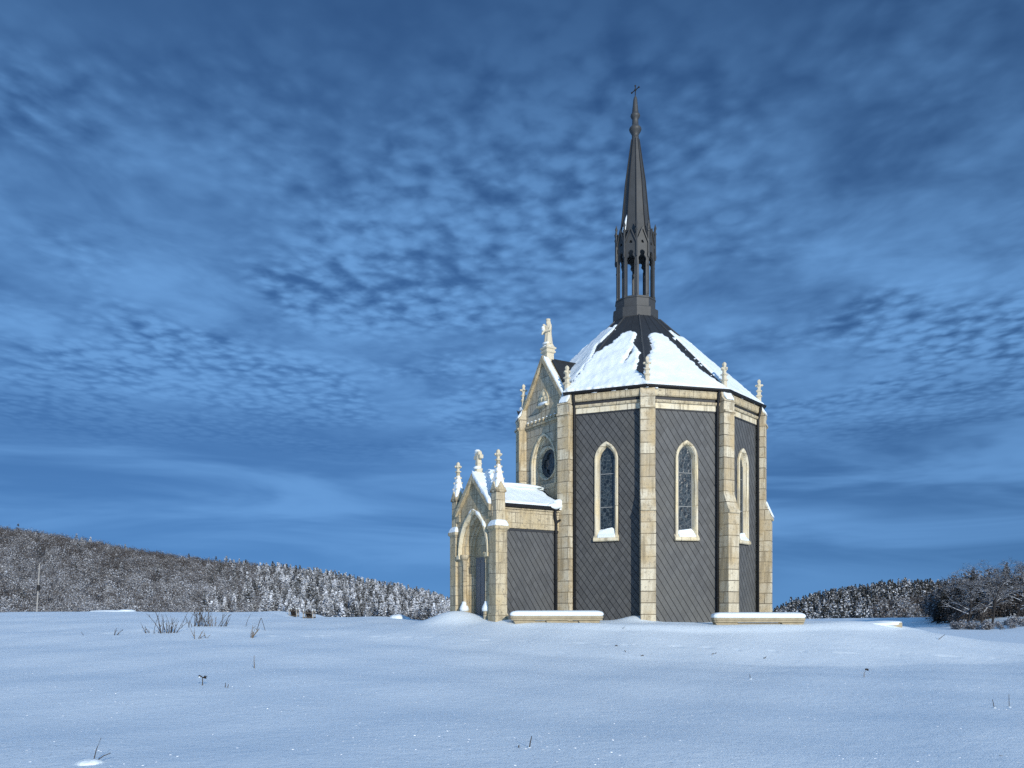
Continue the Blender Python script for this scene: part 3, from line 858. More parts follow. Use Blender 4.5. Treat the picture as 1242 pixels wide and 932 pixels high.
# front with the pointed doorway
mb = MB(T)
mb.panel([(-1.3, -1.2), (1.3, -1.2), (1.3, 3.25), (0, 4.5), (-1.3, 3.25)], [lancet(.88, 1.95, .55, -1.1)], 2.55, PN)
front = mb.build('porch_front', RUBBLE, porch)
mb = MB(T)
def rg2(wd, n): return [(u, n, z) for u, z in lancet(wd, 1.95, .55, -1.1)]
mb.loft([rg2(.88, 2.6), rg2(.88, 2.78), rg2(.80, 2.74), rg2(.80, 2.62), rg2(.71, 2.60), rg2(.71, 2.54), rg2(.65, 2.51), rg2(.65, 2.36)])
mb.build('doorway', RUBBLE, front)
mb = MB(T)
def hood(wd, n): return [(u, n, z) for u, z in lancet(wd, 1.95, .55, 1.9)]
mb.loft([hood(1.04, PN), hood(1.04, PN + .09), hood(.98, PN + .1), hood(.90, PN + .02), hood(.88, PN - .05)])
mb.box(-1.08, -.9, PN, PN + .12, 1.8, 1.93); mb.box(.9, 1.08, PN, PN + .12, 1.8, 1.93)
mb.build('hood_mould', CARVED, front)
mb = MB(T)
L1 = lancet(1.0, 1.95, .55, 1.9, 24); L1 = L1[int(len(L1) * .40):int(len(L1) * .80)]
mb.tube([(u, PN + .04, z + .035) for u, z in L1], [.03] + [.05 + .02 * math.sin(i * .9) for i in range(len(L1) - 2)] + [.02], 8)
o = mb.build('hood_snow', SNOW, front); remesh_obj(o, .03, 3)
mb = MB(T); mb.box(-.66, .66, 2.36, 2.43, -1.1, 1.86)
door = mb.build('door', DOORM, porch)
mb = MB(T)
for u in (-.58, -.30, 0.0, .30): mb.box(u + .02, u + .26, 2.43, 2.445, -.6, 1.78)
mb.build('door_panel', DOORM, door)
mb = MB(T); mb.prism_n([(u * .999, z) for u, z in lancet(.66, 1.95, .55, 1.86)], 2.37, 2.45); mb.build('door_tympanum', RUBBLE, front)
for s in (-1, 1):
    mb = MB(T)
    mb.lathe([(.13, -.4), (.13, .12), (.10, .16), (.12, .2), (.075, .26), (.07, 1.6), (.085, 1.64), (.075, 1.67), (.10, 1.78), (.15, 1.86), (.15, 1.95)], 12, 0, .78 * s, 2.80)
    co = mb.build('column', LIME, front, smooth=False)
    mb = MB(T); mb.lathe([(.15, .0), (.165, .08), (.14, .16), (.09, .25), (.072, .33)], 12, 0, .78 * s, 2.82); mb.build('column_snow', SNOW, co, smooth=True)
# rakes, snow and the cross on top
mb = MB(T); dzp = 1.25 / 1.3
for s in (-1, 1):
    mb.prism_n([(0, 4.42), (s * 1.18, 4.42 - 1.18 * dzp), (s * 1.18, 4.62 - 1.18 * dzp), (0, 4.66)], 2.5, PN + .12)
cp = mb.build('porch_coping', RUBBLE, front, bevel=.01)
mb = MB(T)
for s, n1 in ((1, PN + .13), (-1, PN - .05)):
    q = [(s * 1.16 * f, 4.66 - 1.16 * f * dzp + .13 + .05 * mnoise.noise(Vector((f * 6, s, 2)))) for f in np.linspace(.02, 1, 12)]
    mb.prism_n(q + [(u, z - .22) for u, z in reversed(q)], 2.45, n1)
o = mb.build('coping_snow', SNOW, front); remesh_obj(o, .04, 4)
mb = MB(T)
mb.box(-.10, .10, 2.58, 2.80, 4.55, 4.84); mb.box(-.075, .075, 2.61, 2.77, 4.84, 5.28); mb.box(-.09, .09, 2.60, 2.78, 4.98, 5.03)
mb.box(-.22, .22, 2.62, 2.76, 5.16, 5.29)
mb.prism_n(circ(.13, 0, 5.33, 12), 2.62, 2.76)
fc = mb.build('porch_cross', STATUE, front, bevel=.012)
mb = MB(T); mb.ell((-.02, 2.72, 5.43), (.12, .1, .06), 10, 7, .3, 1); mb.ell((-.12, 2.7, 5.37), (.12, .08, .05), 10, 7, .3, 2)
remesh_obj(mb.build('cross_snow', SNOW, fc, smooth=True), .02, 2); mb = MB(T); mb.ell((0, 2.75, 4.86), (.14, .13, .07), 10, 7, .3, 3); mb.build('cross_snow', SNOW, fc, smooth=True)
# corner pillars with their spirelets


def porch_pillar(u, n):
    mb = MB(lambda a, b, z: T(u + a, n + b, z))
    h = .215
    def sq(prof, mb=mb):
        mb.loft([[(a * r, b * r, z) for a, b in ((-1, -1), (1, -1), (1, 1), (-1, 1))] for r, z in prof], True, True)
    sq([(.245, -1.2), (.245, -.12), (h, -.06), (h, 2.62), (h + .055, 2.68), (h + .055, 2.75), (.17, 2.93), (.165, 3.8), (.165, 3.95)])
    for q in range(4):                                  # four gablets
        c, s = math.cos(q * math.pi / 2), math.sin(q * math.pi / 2)
        m2 = MB(lambda a, b, z: T(u + c * a - s * b, n + s * a + c * b, z))
        m2.prism_n([(-.2, 3.86), (.2, 3.86), (.2, 3.92), (0, 4.22), (-.2, 3.92)], .05, .20)
        mb.v, k = mb.v + m2.v, len(mb.v); mb.f += [tuple(i + k for i in f) for f in m2.f]
    sq([(.15, 3.95), (.14, 4.05), (.05, 4.86), (.045, 4.9)])
    p = mb.build('porch_pillar', RUBBLE, porch, bevel=.008)
    sq2 = MB(lambda a, b, z: T(u + a, n + b, z))
    sq([(.085, 4.9), (.085, 4.94), (.045, 4.96), (.04, 5.02), (.10, 5.08), (.10, 5.12), (.05, 5.15), (.055, 5.22), (.02, 5.27)], sq2)
    for a, b in ((1, 0), (-1, 0), (0, 1), (0, -1)): sq2.ell((a * .1, b * .1, 5.1), (.045, .045, .04), 8, 6)
    for zc, rr in ((4.3, .125), (4.52, .1), (4.7, .075)):  # crockets up the edges
        for a, b in ((1, 1), (-1, 1), (1, -1), (-1, -1)):
            ck = MB(sq2.T); ck.ell((a * rr, b * rr, zc), (.035, .035, .04), 7, 5); ck.build('crocket', STATUE, p)
    remesh_obj(sq2.build('finial', STATUE, p), .014, 1)
    sn = MB(lambda a, b, z: T(u + a, n + b, z))
    sq([(.19, 4.0), (.16, 4.12), (.10, 4.55), (.06, 4.8)], sn)
    o = sn.build('spirelet_snow', SNOW, p); remesh_obj(o, .03, 2)
    sn = MB(lambda a, b, z: T(u + a, n + b, z)); sq([(.26, 2.73), (.262, 2.80), (.21, 2.93), (.15, 2.98)], sn)
    o = sn.build('ledge_snow', SNOW, p); remesh_obj(o, .03, 3)
    return p


porch_pillar(1.36, 2.72); porch_pillar(-1.42, 2.72)
# short shoulder blocks between the gable and the pillars, capped with snow
for s in (-1, 1):
    mb = MB(T); a0, a1 = sorted((s * 1.0, s * 1.28)); mb.box(a0, a1, 2.5, PN + .05, 3.1, 3.42); bl = mb.build('shoulder_block', RUBBLE, porch, bevel=.01)
    mb = MB(T); mb.ell((s * 1.12, 2.68, 3.52), (.17, .22, .18), 12, 8, .2, s + 5); mb.build('snow_cap', SNOW, bl, smooth=True)

# ------------------------------------------------------------------ statue on the gable
stx, sty, _ = T(0.0, -.16, 0)
cr, sr = math.cos(ROT), math.sin(ROT)
swx, swy = CX + cr * stx - sr * sty, CY + sr * stx + cr * sty
st = empty('statue', (swx, swy, EYE + 9.02), 'small pale stone statue of a robed figure holding a child, on the gable peak', 'statue', None, math.radians(ENTRY) + ROT)
mb = MB(lambda u, n, z: (u, -n, z))
def sqp(prof, mb): mb.loft([[(a * r, b * r, z) for a, b in ((-1, -1), (1, -1), (1, 1), (-1, 1))] for r, z in prof], True, True)
sqp([(.15, -.22), (.15, .16), (.19, .19), (.20, .22), (.20, .25), (.17, .27), (.17, .30), (.215, .33), (.215, .37), (.17, .41), (.14, .47), (.12, .53)], mb)
mb.build('pedestal', STATUE, st, bevel=.008)
mb = MB(lambda u, n, z: (u, -n, z))
prof = [(.15, .62), (.155, .7), (.14, .85), (.125, 1.0), (.125, 1.1), (.14, 1.2), (.135, 1.26), (.07, 1.31), (.05, 1.34)]
loops = []
for r, z in prof:
    lp = []
    for i in range(28):
        q = 2 * math.pi * i / 28; k = r * (1 + (.09 if z < 1.05 else .03) * math.sin(7 * q + z * 3))
        lp.append((k * math.cos(q) * 1.0, k * math.sin(q) * .86, z))
    loops.append(lp)
mb.loft(loops, True, True)
mb.ell((0, .01, 1.40), (.062, .072, .085), 14, 10)                   # head
mb.ell((0, -.02, 1.40), (.078, .075, .095), 14, 10)                  # veil
mb.ell((0, -.045, 1.27), (.12, .06, .13), 12, 8)
mb.lathe([(.07, 1.46), (.078, 1.5), (.085, 1.53), (.03, 1.54)], 10)  # crown
mb.tube([(.13, 0, 1.24), (.165, .06, 1.08), (.06, .15, 1.06)], [.052, .048, .036], 8)
mb.tube([(-.13, 0, 1.24), (-.175, .06, 1.06), (-.08, .17, 1.04)], [.052, .05, .038], 8)
mb.tube([(-.07, .11, 1.03), (-.075, .13, 1.13), (-.07, .12, 1.24)], [.06, .068, .045], 10)   # the child
mb.ell((-.07, .125, 1.30), (.055, .056, .06), 12, 8)
mb.tube([(-.07, .17, 1.2), (-.02, .24, 1.17)], [.028, .02], 7); mb.tube([(-.075, .17, 1.05), (-.05, .22, .95)], [.04, .026], 7)
mb.v = [(x * 1.08, y * 1.05, z - .12) for x, y, z in mb.v]
o = mb.build('figure', STATUE, st); remesh_obj(o, .011, 2)
mb = MB(lambda u, n, z: (u, -n, z)); mb.ell((-.06, .19, 1.06), (.085, .05, .1), 10, 7, .3, 2); mb.ell((-.02, .08, .53), (.15, .13, .05), 12, 7, .3, 4)
mb.ell((0, .06, .40), (.2, .17, .04), 12, 7, .3, 6); mb.build('statue_snow', SNOW, st, smooth=True)

# ------------------------------------------------------------------ ground mesh and far hills
P0 = [at(330 + 13 * i, 771.5 + .009 * 13 * i + .6 * math.sin(i)) for i in range(18)]
P0 += [at(560 + 24 * i, 775.5 + .036 * 24 * i + .7 * math.sin(2 * i)) for i in range(28)]
P0 += [at(18 + 9 * i, 766 + .02 * 9 * i) for i in range(16)]
for i, (x, y, z) in enumerate(P0):
    if math.sin(i * 2.4) > -.45: tracks.append((x + .25 * math.sin(i * 5.1), y + .05 * math.sin(i * 3.3)))


def build_ground():
    th = np.concatenate([np.arange(-180, -42, 4.0), np.arange(-42, 42.01, 0.11), np.arange(46, 180, 4.0)])
    rr = np.concatenate([np.linspace(0.3, 6.5, 12), np.geomspace(6.8, 56, 640), np.geomspace(58, 6000, 90)])
    TH, RR = np.meshgrid(np.radians(th), rr); X, Y = RR * np.sin(TH), RR * np.cos(TH)
    Z = ground(X, Y)
    for x, y in tracks:
        i0 = np.searchsorted(rr, math.hypot(x, y) - .6); i1 = np.searchsorted(rr, math.hypot(x, y) + .6)
        sx, sy = X[i0:i1], Y[i0:i1]; d2 = ((sx - x) / (.14 + .1 * math.sin(x * 7.3))) ** 2 + ((sy - y) / .12) ** 2
        Z[i0:i1] += -.022 * np.exp(-d2) + .004 * np.exp(-(np.sqrt(d2) - 1.7) ** 2 * 4)
    nr, nc = X.shape
    co = np.stack([X, Y, Z + EYE], -1).reshape(-1, 3)
    i, j = np.meshgrid(np.arange(nr - 1), np.arange(nc), indexing='ij'); j2 = (j + 1) % nc
    q = np.stack([i * nc + j, i * nc + j2, (i + 1) * nc + j2, (i + 1) * nc + j], -1).reshape(-1, 4)[:, ::-1]
    o = mesh_np('snow_ground', co, q, SNOWG, True)
    tag(o, kind='structure')


def mesh_np(name, co, quads, m, smooth=False, attr=None, parent=None):
    me = bpy.data.meshes.new(name); nf = len(quads); k = quads.shape[1]
    me.vertices.add(len(co)); me.vertices.foreach_set('co', co.astype(np.float32).ravel())
    me.loops.add(nf * k); me.loops.foreach_set('vertex_index', quads.astype(np.int32).ravel())
    me.polygons.add(nf); me.polygons.foreach_set('loop_start', np.arange(0, nf * k, k, dtype=np.int32))
    me.polygons.foreach_set('loop_total', np.full(nf, k, np.int32))
    me.update(calc_edges=True); me.validate()
    me.polygons.foreach_set('use_smooth', np.full(len(me.polygons), smooth))
    if attr is not None:
        a = me.attributes.new('snow', 'FLOAT', 'FACE'); a.data.foreach_set('value', attr.astype(np.float32))
    me.materials.append(m)
    return put(name, me, parent)


build_ground()
rng = np.random.default_rng(5)


def shards(n, kind, size):
    """leaf-and-snow sized quads through a crown of unit height; returns centres, two half-axes, relative height, outwardness"""
    if kind == 'fir':
        h = rng.random(n) ** 1.35; rad = (1 - h) * .26 + .015; rad = rad * np.sqrt(rng.uniform(.25, 1, n)); ph = rng.uniform(0, 2 * np.pi, n)
        c = np.stack([rad * np.cos(ph), rad * np.sin(ph), .06 + .94 * h], 1)
    else:
        d = rng.normal(size=(n, 3)); d /= np.linalg.norm(d, axis=1)[:, None]; r = rng.random(n) ** .45
        lob = 1 + .22 * np.sin(3 * np.arctan2(d[:, 1], d[:, 0]) + rng.uniform(0, 6)) * np.sin(4 * d[:, 2] + rng.uniform(0, 6))
        c = d * (r * lob)[:, None] * np.array([.40, .40, .46]) + np.array([0, 0, .54])
        h = c[:, 2]
    a = rng.normal(size=(n, 3)); b = rng.normal(size=(n, 3))
    if kind == 'fir': a[:, 2] *= .5
    a /= np.linalg.norm(a, axis=1)[:, None]; b -= (b * a).sum(1)[:, None] * a; b /= np.linalg.norm(b, axis=1)[:, None]
    s = size * rng.uniform(.5, 1.4, n)[:, None]
    nz = np.abs(np.cross(a, b)[:, 2])
    return c, a * s, b * s * .6, h, nz


def forest(name, pts, m, kind, quads, size, label_snow, jitter=.12):
    """pts: (x, y, z, height, snowiness)"""
    variants = [shards(quads, kind, size) for _ in range(14)]
    CO, AT = [], []
    for x, y, z, hh, sn in pts:
        c, a, b, h, nz = variants[rng.integers(14)]
        q = rng.uniform(0, 2 * np.pi); cs, sn_ = np.cos(q), np.sin(q); M = np.array([[cs, sn_, 0], [-sn_, cs, 0], [0, 0, 1]])
        sc = np.array([rng.uniform(.85, 1.2)] * 2 + [1.0]) * hh
        cc, aa, bb = (c * sc) @ M, (a * hh) @ M, (b * hh) @ M
        o = np.array([x, y, z])
        CO.append(np.stack([cc - aa - bb, cc + aa - bb, cc + aa + bb, cc - aa + bb], 1) + o)
        AT.append(sn + .25 * (nz - .5) + .18 * (h - .5) + rng.normal(0, jitter, len(c)))
    co = np.concatenate(CO).reshape(-1, 3); at_ = np.concatenate(AT)
    o = mesh_np(name, co, np.arange(len(co)).reshape(-1, 4), m, False, at_)
    tag(o, label_snow, None, None, 'stuff')
    return o


def hill(name, pxs, ys, ya, yb, yc, zbase, tree_h, m):
    """wooded hill: ridge seen at rows ys over columns pxs; foot at distance ya, ridge at yb, back at yc"""
    q = np.linspace((pxs[0] - 621) / F, (pxs[-1] - 621) / F, 140)
    zr = (Y0 - np.interp(q * F + 621, pxs, ys)) / F * yb - tree_h
    D = np.concatenate([np.linspace(ya, yb, 50), np.linspace(yb, yc, 20)[1:]])
    Q, DD = np.meshgrid(q, D)
    t = np.clip((DD - ya) / (yb - ya), 0, 1); rise = np.sin(t * np.pi / 2) ** 1.15
    z = zbase + (zr[None, :] - zbase) * rise
    back = np.clip((DD - yb) / (yc - yb), 0, 1); z = z - back ** 2 * 25
    co = np.stack([Q * DD, DD, z + EYE], -1); nr, nc = Q.shape
    i, j = np.meshgrid(np.arange(nr - 1), np.arange(nc - 1), indexing='ij')
    f = np.stack([i * nc + j, i * nc + j + 1, (i + 1) * nc + j + 1, (i + 1) * nc + j], -1).reshape(-1, 4)
    o = mesh_np(name, co.reshape(-1, 3), f, m, True); tag(o, kind='structure')
    def zz(x, y):
        qq = x / y; r = (Y0 - np.interp(qq * F + 621, pxs, ys)) / F * yb - tree_h
        tt = np.clip((y - ya) / (yb - ya), 0, 1)
        return zbase + (r - zbase) * np.sin(tt * np.pi / 2) ** 1.15 - np.clip((y - yb) / (yc - yb), 0, 1) ** 2 * 25 + EYE
    return zz


FLOOR = simple('forest_floor', (0.16, 0.15, 0.15), .9, .4, .08)
LX = [-160, 0, 30, 60, 100, 150, 200, 250, 300, 350, 400, 440, 480, 520, 545, 600, 680]
LY = [640, 644, 647, 652, 658, 667, 675, 682, 686, 692, 699, 707, 714, 722, 731, 741, 752]
zL = hill('left_hillside', LX, LY, 430, 820, 1000, -8, 9, FLOOR)
br_, fi_ = [], []
y = 432.0
while y < 850:
    sp = 5.6 + (y - 430) * .004
    xs = np.arange((-20 - 621) / F * y, (640 - 621) / F * y, sp)
    for x in xs:
        xx, yy = x + rng.uniform(-.45, .45) * sp, y + rng.uniform(-.5, .5) * sp
        px = 621 + F * xx / yy; zz = zL(xx, yy)
        pf = np.clip((px - 230) / 130, 0.03, .93) if yy < 760 else np.clip((px - 260) / 150, .02, .9)
        up = (yy - 430) / 400
        if rng.random() < pf: fi_.append((xx, yy, zz, rng.uniform(8, 14), .63 - .12 * up + .1 * rng.normal()))
        else: br_.append((xx, yy, zz - .5, rng.uniform(7, 12.5), .58 - .34 * max(0, up - .25) + .09 * rng.normal()))
    y += sp * 1.15
forest('broadleaf_wood', br_, FAR_BROAD, 'broad', 340, .022, 'grey-brown leafless wood dusted with snow on the left hillside')
forest('conifer_wood', fi_, FAR_FIR, 'fir', 220, .030, 'snow-laden fir wood on the lower end of the left hillside')

RX = [820, 900, 937, 975, 1010, 1050, 1090, 1130, 1160, 1240, 1330]
RY = [760, 748, 738, 722, 713, 707, 703, 703, 704, 704, 700]
zR = hill('right_hillside', RX, RY, 270, 420, 520, -7, 7, FLOOR)
b2, f2 = [], []
y = 272.0
while y < 440:
    sp = 3.9
    for x in np.arange((880 - 621) / F * y, (1290 - 621) / F * y, sp):
        xx, yy = x + rng.uniform(-.45, .45) * sp, y + rng.uniform(-.5, .5) * sp
        px = 621 + F * xx / yy; zz = zR(xx, yy)
        if 1060 < px < 1130 and yy < 330 and rng.random() < .75: b2.append((xx, yy, zz - .4, rng.uniform(5, 7.5), .45 + .1 * rng.normal()))
        else: f2.append((xx, yy, zz, rng.uniform(4.5, 7.2) * (1.35 if rng.random() < .04 else 1), .44 - .18 * max(0, (yy - 330) / 110) + .1 * rng.normal()))
    y += sp * 1.1
forest('fir_wood', f2, FAR_FIR, 'fir', 200, .036, 'dark fir wood with snowy boughs on the right hillside', .24)
forest('thicket', b2, FAR_BROAD, 'broad', 260, .032, 'grey frosted thicket at the foot of the right hillside')

# ------------------------------------------------------------------ the nearer trees at the right edge


def branch(mb, p, d, L, r, depth, rnd, twigs):
    n = 4; pts = [p]; q = Vector(p); dd = Vector(d).normalized(); rad = [r]
    for i in range(n):
        dd = (dd + Vector((rnd.gauss(0, .16), rnd.gauss(0, .16), rnd.gauss(0, .10) + (.05 if depth < 2 else -.05)))).normalized()
        q = q + dd * L / n; pts.append(q.copy()); rad.append(r * (1 - .75 * (i + 1) / n))
    mb.tube(pts, rad, 5 if depth == 0 else 4)
    if depth >= 3:
        twigs.append((pts[-1], dd)); twigs.append((pts[2], dd)); return
    m = (9, 6, 4)[depth]
    for i in range(m):
        f = rnd.uniform(.22, 1.0) if depth else .2 + .8 * (i + .5) / m
        k = min(int(f * n), n - 1); b = Vector(pts[k]).lerp(Vector(pts[k + 1]), f * n - k)
        side = Vector((rnd.gauss(0, 1), rnd.gauss(0, 1), rnd.uniform(-.15, .7))).normalized()
        nd = (dd * .55 + side * .9).normalized()
        branch(mb, b, nd, L * rnd.uniform(.42, .62) * (1.15 - .45 * f), rad[k] * .6, depth + 1, rnd, twigs)


def bare_tree(x, y, z, h, seed, label, group=None):
    rnd = random.Random(seed)
    t = empty('bare_tree', (x, y, z), label, 'tree', group)
    mb = MB(); tw = []
    branch(mb, Vector((0, 0, -.3)), Vector((rnd.gauss(0, .06), rnd.gauss(0, .06), 1)), h * .82, h * .022, 0, rnd, tw)
    mb.build('trunk', LIMB, t, recalc=False)
    mb = MB()
    for p, d in tw:
        for _ in range(3):
            s = Vector((rnd.gauss(0, 1), rnd.gauss(0, 1), rnd.gauss(0, .8))).normalized(); e = p + (d * .5 + s).normalized() * h * rnd.uniform(.035, .09)
            g = s.orthogonal().normalized() * .016
            mb.add([tuple(p - g), tuple(p + g), tuple(e)], [(0, 1, 2)])
            g2 = Vector((0, 0, .016)); mb.add([tuple(p - g2), tuple(p + g2), tuple(e)], [(0, 1, 2)])
    mb.build('crown', LIMB, t, recalc=False)
    return t


def fir_tree(x, y, z, h, seed, label, snow, group=None):
    rnd = random.Random(seed); t = empty('fir_tree', (x, y, z), label, 'tree', group)
    mb = MB(); mb.tube([(0, 0, -.3), (0, 0, h * .5), (0, 0, h)], [h * .02, h * .012, .01], 6); mb.build('trunk', BARK, t)
    CO, AT = [], []
    lev = int(h * 3.2)
    for i in range(lev):
        f = (i + .5) / lev; zz = h * (.07 + .93 * f); L = h * .24 * (1 - f) ** .85 + .12
        for b in range(max(4, int(9 * (1 - f) + 3))):
            q = rnd.uniform(0, 6.283); Lb = L * rnd.uniform(.65, 1.15); droop = rnd.uniform(.15, .45)
            dx, dy = math.cos(q), math.sin(q)
            for k in range(5):
                g = (k + .6) / 5; c = np.array([dx * Lb * g, dy * Lb * g, zz - Lb * droop * g * g + rnd.gauss(0, .05)])
                wd = .16 + .17 * (1 - g) * (Lb / 1.5); ln = Lb * .16
                a = np.array([dx, dy, -2 * droop * g]) * ln; bb = np.array([-dy, dx, rnd.uniform(-.5, .5)]) * wd
                CO.append([c - a - bb, c + a - bb * .6, c + a + bb * .6, c - a + bb]); AT.append(snow + rnd.gauss(0, .2))
                cc = c - np.array([0, 0, .12]); a2 = a + np.array([0, 0, -.1]); b2_ = np.array([-dy * .4, dx * .4, -.9]) * wd * .6
                CO.append([cc - a2 - b2_, cc + a2 - b2_, cc + a2 + b2_, cc - a2 + b2_]); AT.append(.1)
    co = np.array(CO).reshape(-1, 3)
    mesh_np('crown', co, np.arange(len(co)).reshape(-1, 4), FAR_FIR, False, np.array(AT), t)
    return t


def tz(x, y): return float(ground(x, y)) + EYE


def pxw(px, y): return (px - 621) / F * y


TREES = [  # kind, column, distance, top row, label
    ('fir', 1146, 172, 704, 'dark snowless fir at the left end of the near grove', .25),
    ('bare', 1158, 160, 702, 'bare tree with arching snowy limbs leaning out at the left of the grove', 0),
    ('bare', 1172, 150, 697, 'broad bare tree whose low white limbs spread over the snow', 0),
    ('fir', 1181, 168, 688, 'slim dark fir standing above the bare trees, left of the snowy-topped fir', .35),
    ('bare', 1190, 158, 692, 'bare tree with tangled frosted branches just right of the slim dark fir', 0),
    ('bare', 1203, 152, 690, 'rounded bare tree with brownish twigs in the middle of the grove', 0),
    ('bare', 1215, 164, 686, 'tall bare tree rising just left of the snowy-topped fir', 0),
    ('fir', 1221, 170, 682, 'tallest fir of the grove with snow on its top', .55),
    ('bare', 1232, 154, 687, 'bare tree with fine grey twigs near the right edge of the photo', 0),
    ('bare', 1243, 160, 684, 'bare tree cut off by the right edge of the photo', 0),
    ('fir', 1200, 176, 694, 'dark fir half hidden behind the bare trees', .3),
    ('fir', 1164, 178, 703, 'short dark fir behind the leaning bare tree', .25),
]
for i, (k, px, yy, top, lab, sn) in enumerate(TREES):
    x = pxw(px, yy); z = tz(x, yy); h = (Y0 - top) / F * yy + EYE - z
    if k == 'fir': fir_tree(x, yy, z, h, 40 + i, lab, sn, 'trees of the near grove')
    else: bare_tree(x, yy, z, h * 1.08, 70 + i, lab, 'trees of the near grove')
SH = []
for i in range(60):
    px = rng.uniform(1156, 1250); yy = rng.uniform(141, 148); x = pxw(px, yy); SH.append((x, yy, tz(x, yy) - .25, rng.uniform(.9, 2.0), .56))
forest('undergrowth', SH, FAR_BROAD, 'broad', 160, .05, 'snow-dusted scrub along the foot of the grove')
SH = []
for i in range(90):
    px = 1262 - 132 * rng.random() ** .9; yy = rng.uniform(176, 196); x = pxw(px, yy); SH.append((x, yy, tz(x, yy) - .4, rng.uniform(6.5, 11.0) * (.62 + .38 * min(1, (px - 1128) / 45)), .40 + .08 * rng.normal()))
forest('dark_thicket', SH, FAR_BROAD, 'broad', 420, .024, 'grey-brown mass of wood behind the near grove')

SH = []
for i in range(46):
    px = rng.uniform(1150, 1262); yy = rng.uniform(160, 174); x = pxw(px, yy); SH.append((x, yy, tz(x, yy) - .5, rng.uniform(2.6, 5.0), .34 + .08 * rng.normal()))
forest('thick_underwood', SH, FAR_BROAD, 'broad', 380, .026, 'dense underwood filling the shade between the trees of the grove')

# ------------------------------------------------------------------ benches and snow covered blocks


def bench(px0, px1, py, yy, ends, label, ztop):
    """long low stone bench seen from px0 to px1"""
    x0, x1 = pxw(px0, yy), pxw(px1, yy); L = (x1 - x0) / 2; xc = (x0 + x1) / 2
    zt = (Y0 - py) / F * yy + EYE; g = tz(xc, yy) - .3
    b = empty('stone_bench', (xc, yy, g), label, 'bench', 'stone benches before the chapel')
    s = zt - g
    mb = MB()
    r = .2
    out = [(-L, -.19), (-L + .08, -.24), (L - .08, -.24), (L, -.15), (L + .02, 0), (L, .15), (L - .08, .24), (-L + .08, .24), (-L, .19)]
    def slab(z0, z1, k): mb.loft([[(x * k, y * (k ** 3), z0) for x, y in out], [(x * k, y * (k ** 3), z1) for x, y in out]], True, True)
    slab(s - .075, s, 1.0); mb.build('seat', BENCH, b, bevel=.015)
    mb = MB(); slab(s - .14, s - .077, .985)
    mb.build('moulding', BENCH, b, bevel=.01)
    for f in ends:
        mb = MB(); mb.prism_n([(f * L - .35, s - .142), (f * L + .35, s - .142), (f * L + .28, s - .26), (f * L + .22, s - .4), (f * L + .22, .0), (f * L - .22, .0), (f * L - .22, s - .4), (f * L - .28, s - .26)], -.18, .18)
        mb.build('support', BENCH, b, bevel=.012)
    mb = MB(); mb.box(-L + .2, L - .2, -.1, .14, 0, s - .16); mb.build('plinth', BENCH, b)
    mb = MB()
    loops = []
    for z, k in ((s - .01, .985), (s + .035, 1.012), (s + .09, 1.005), (s + .135, .97), (s + .16, .90), (s + .17, .6)):
        loops.append([(x * (k if k > .8 else .85), y * (k ** 4 if k < 1 else k), z + .012 * mnoise.noise(Vector((x * 1.3, y * 3, z)))) for x, y in out])
    mb.loft(loops, True, True); o = mb.build('snow_cap', SNOW, b); remesh_obj(o, .03, 5)
    return b


bench(619, 731, 747.2, 26.4, (-.7, 0.0, .7), 'low stone bench capped with snow between the porch and the front buttress', 0)
bench(864, 975, 749.6, 25.6, (-.72, .72), 'low stone bench capped with snow at the right of the front buttress', 0)
X_, Y_ = pxw(1075, 26.5), 26.5
b = empty('snowy_slab', (X_, Y_, tz(X_, Y_) - .1), 'flat snow-covered slab on the rise to the right of the chapel', 'slab')
g = b.location.z; zt = .17
mb = MB(); mb.box(-.42, .40, -.25, .3, -.2, zt - .03); mb.build('slab', BENCH, b, bevel=.02)
mb = MB(); mb.ell((-.05, 0, zt - .02), (.52, .36, .055), 18, 9, .2, 4); mb.ell((-.25, -.28, zt - .08), (.55, .16, .06), 14, 8); mb.ell((-.5, 0, zt - .05), (.35, .3, .06), 12, 8); o = mb.build('snow_cap', SNOW, b); remesh_obj(o, .03, 5)
X_, Y_ = pxw(143, 47), 47.0
b = empty('snow_covered_ledge', (X_, Y_, tz(X_, Y_) - .2), 'long low snow-covered ledge at the foot of the left hillside', 'ledge')
g = b.location.z; zt = (Y0 - 741.5) / F * Y_ + EYE - g
mb = MB(); mb.box(.0, .85, -.3, .3, -.3, zt); mb.build('block', WOOD, b)
mb = MB(); mb.ell((-.3, 0, zt - .02), (1.4, .5, .09), 18, 8, .2, 3); mb.ell((.5, 0, zt + .03), (.5, .4, .07), 12, 8); o = mb.build('snow_cap', SNOW, b); remesh_obj(o, .05, 4)
X_, Y_, _z = at(482, 750)
b = empty('snow_heap', (X_, Y_, tz(X_, Y_)), 'small white snow heap standing left of the chapel door', 'snow heap')
mb = MB(); mb.ell((0, 0, -.05), (.36, .4, .26), 16, 10, .25, 4); mb.ell((.3, .1, -.08), (.3, .3, .16), 14, 8, .2, 6); o = mb.build('mound', SNOW, b); remesh_obj(o, .04, 4)

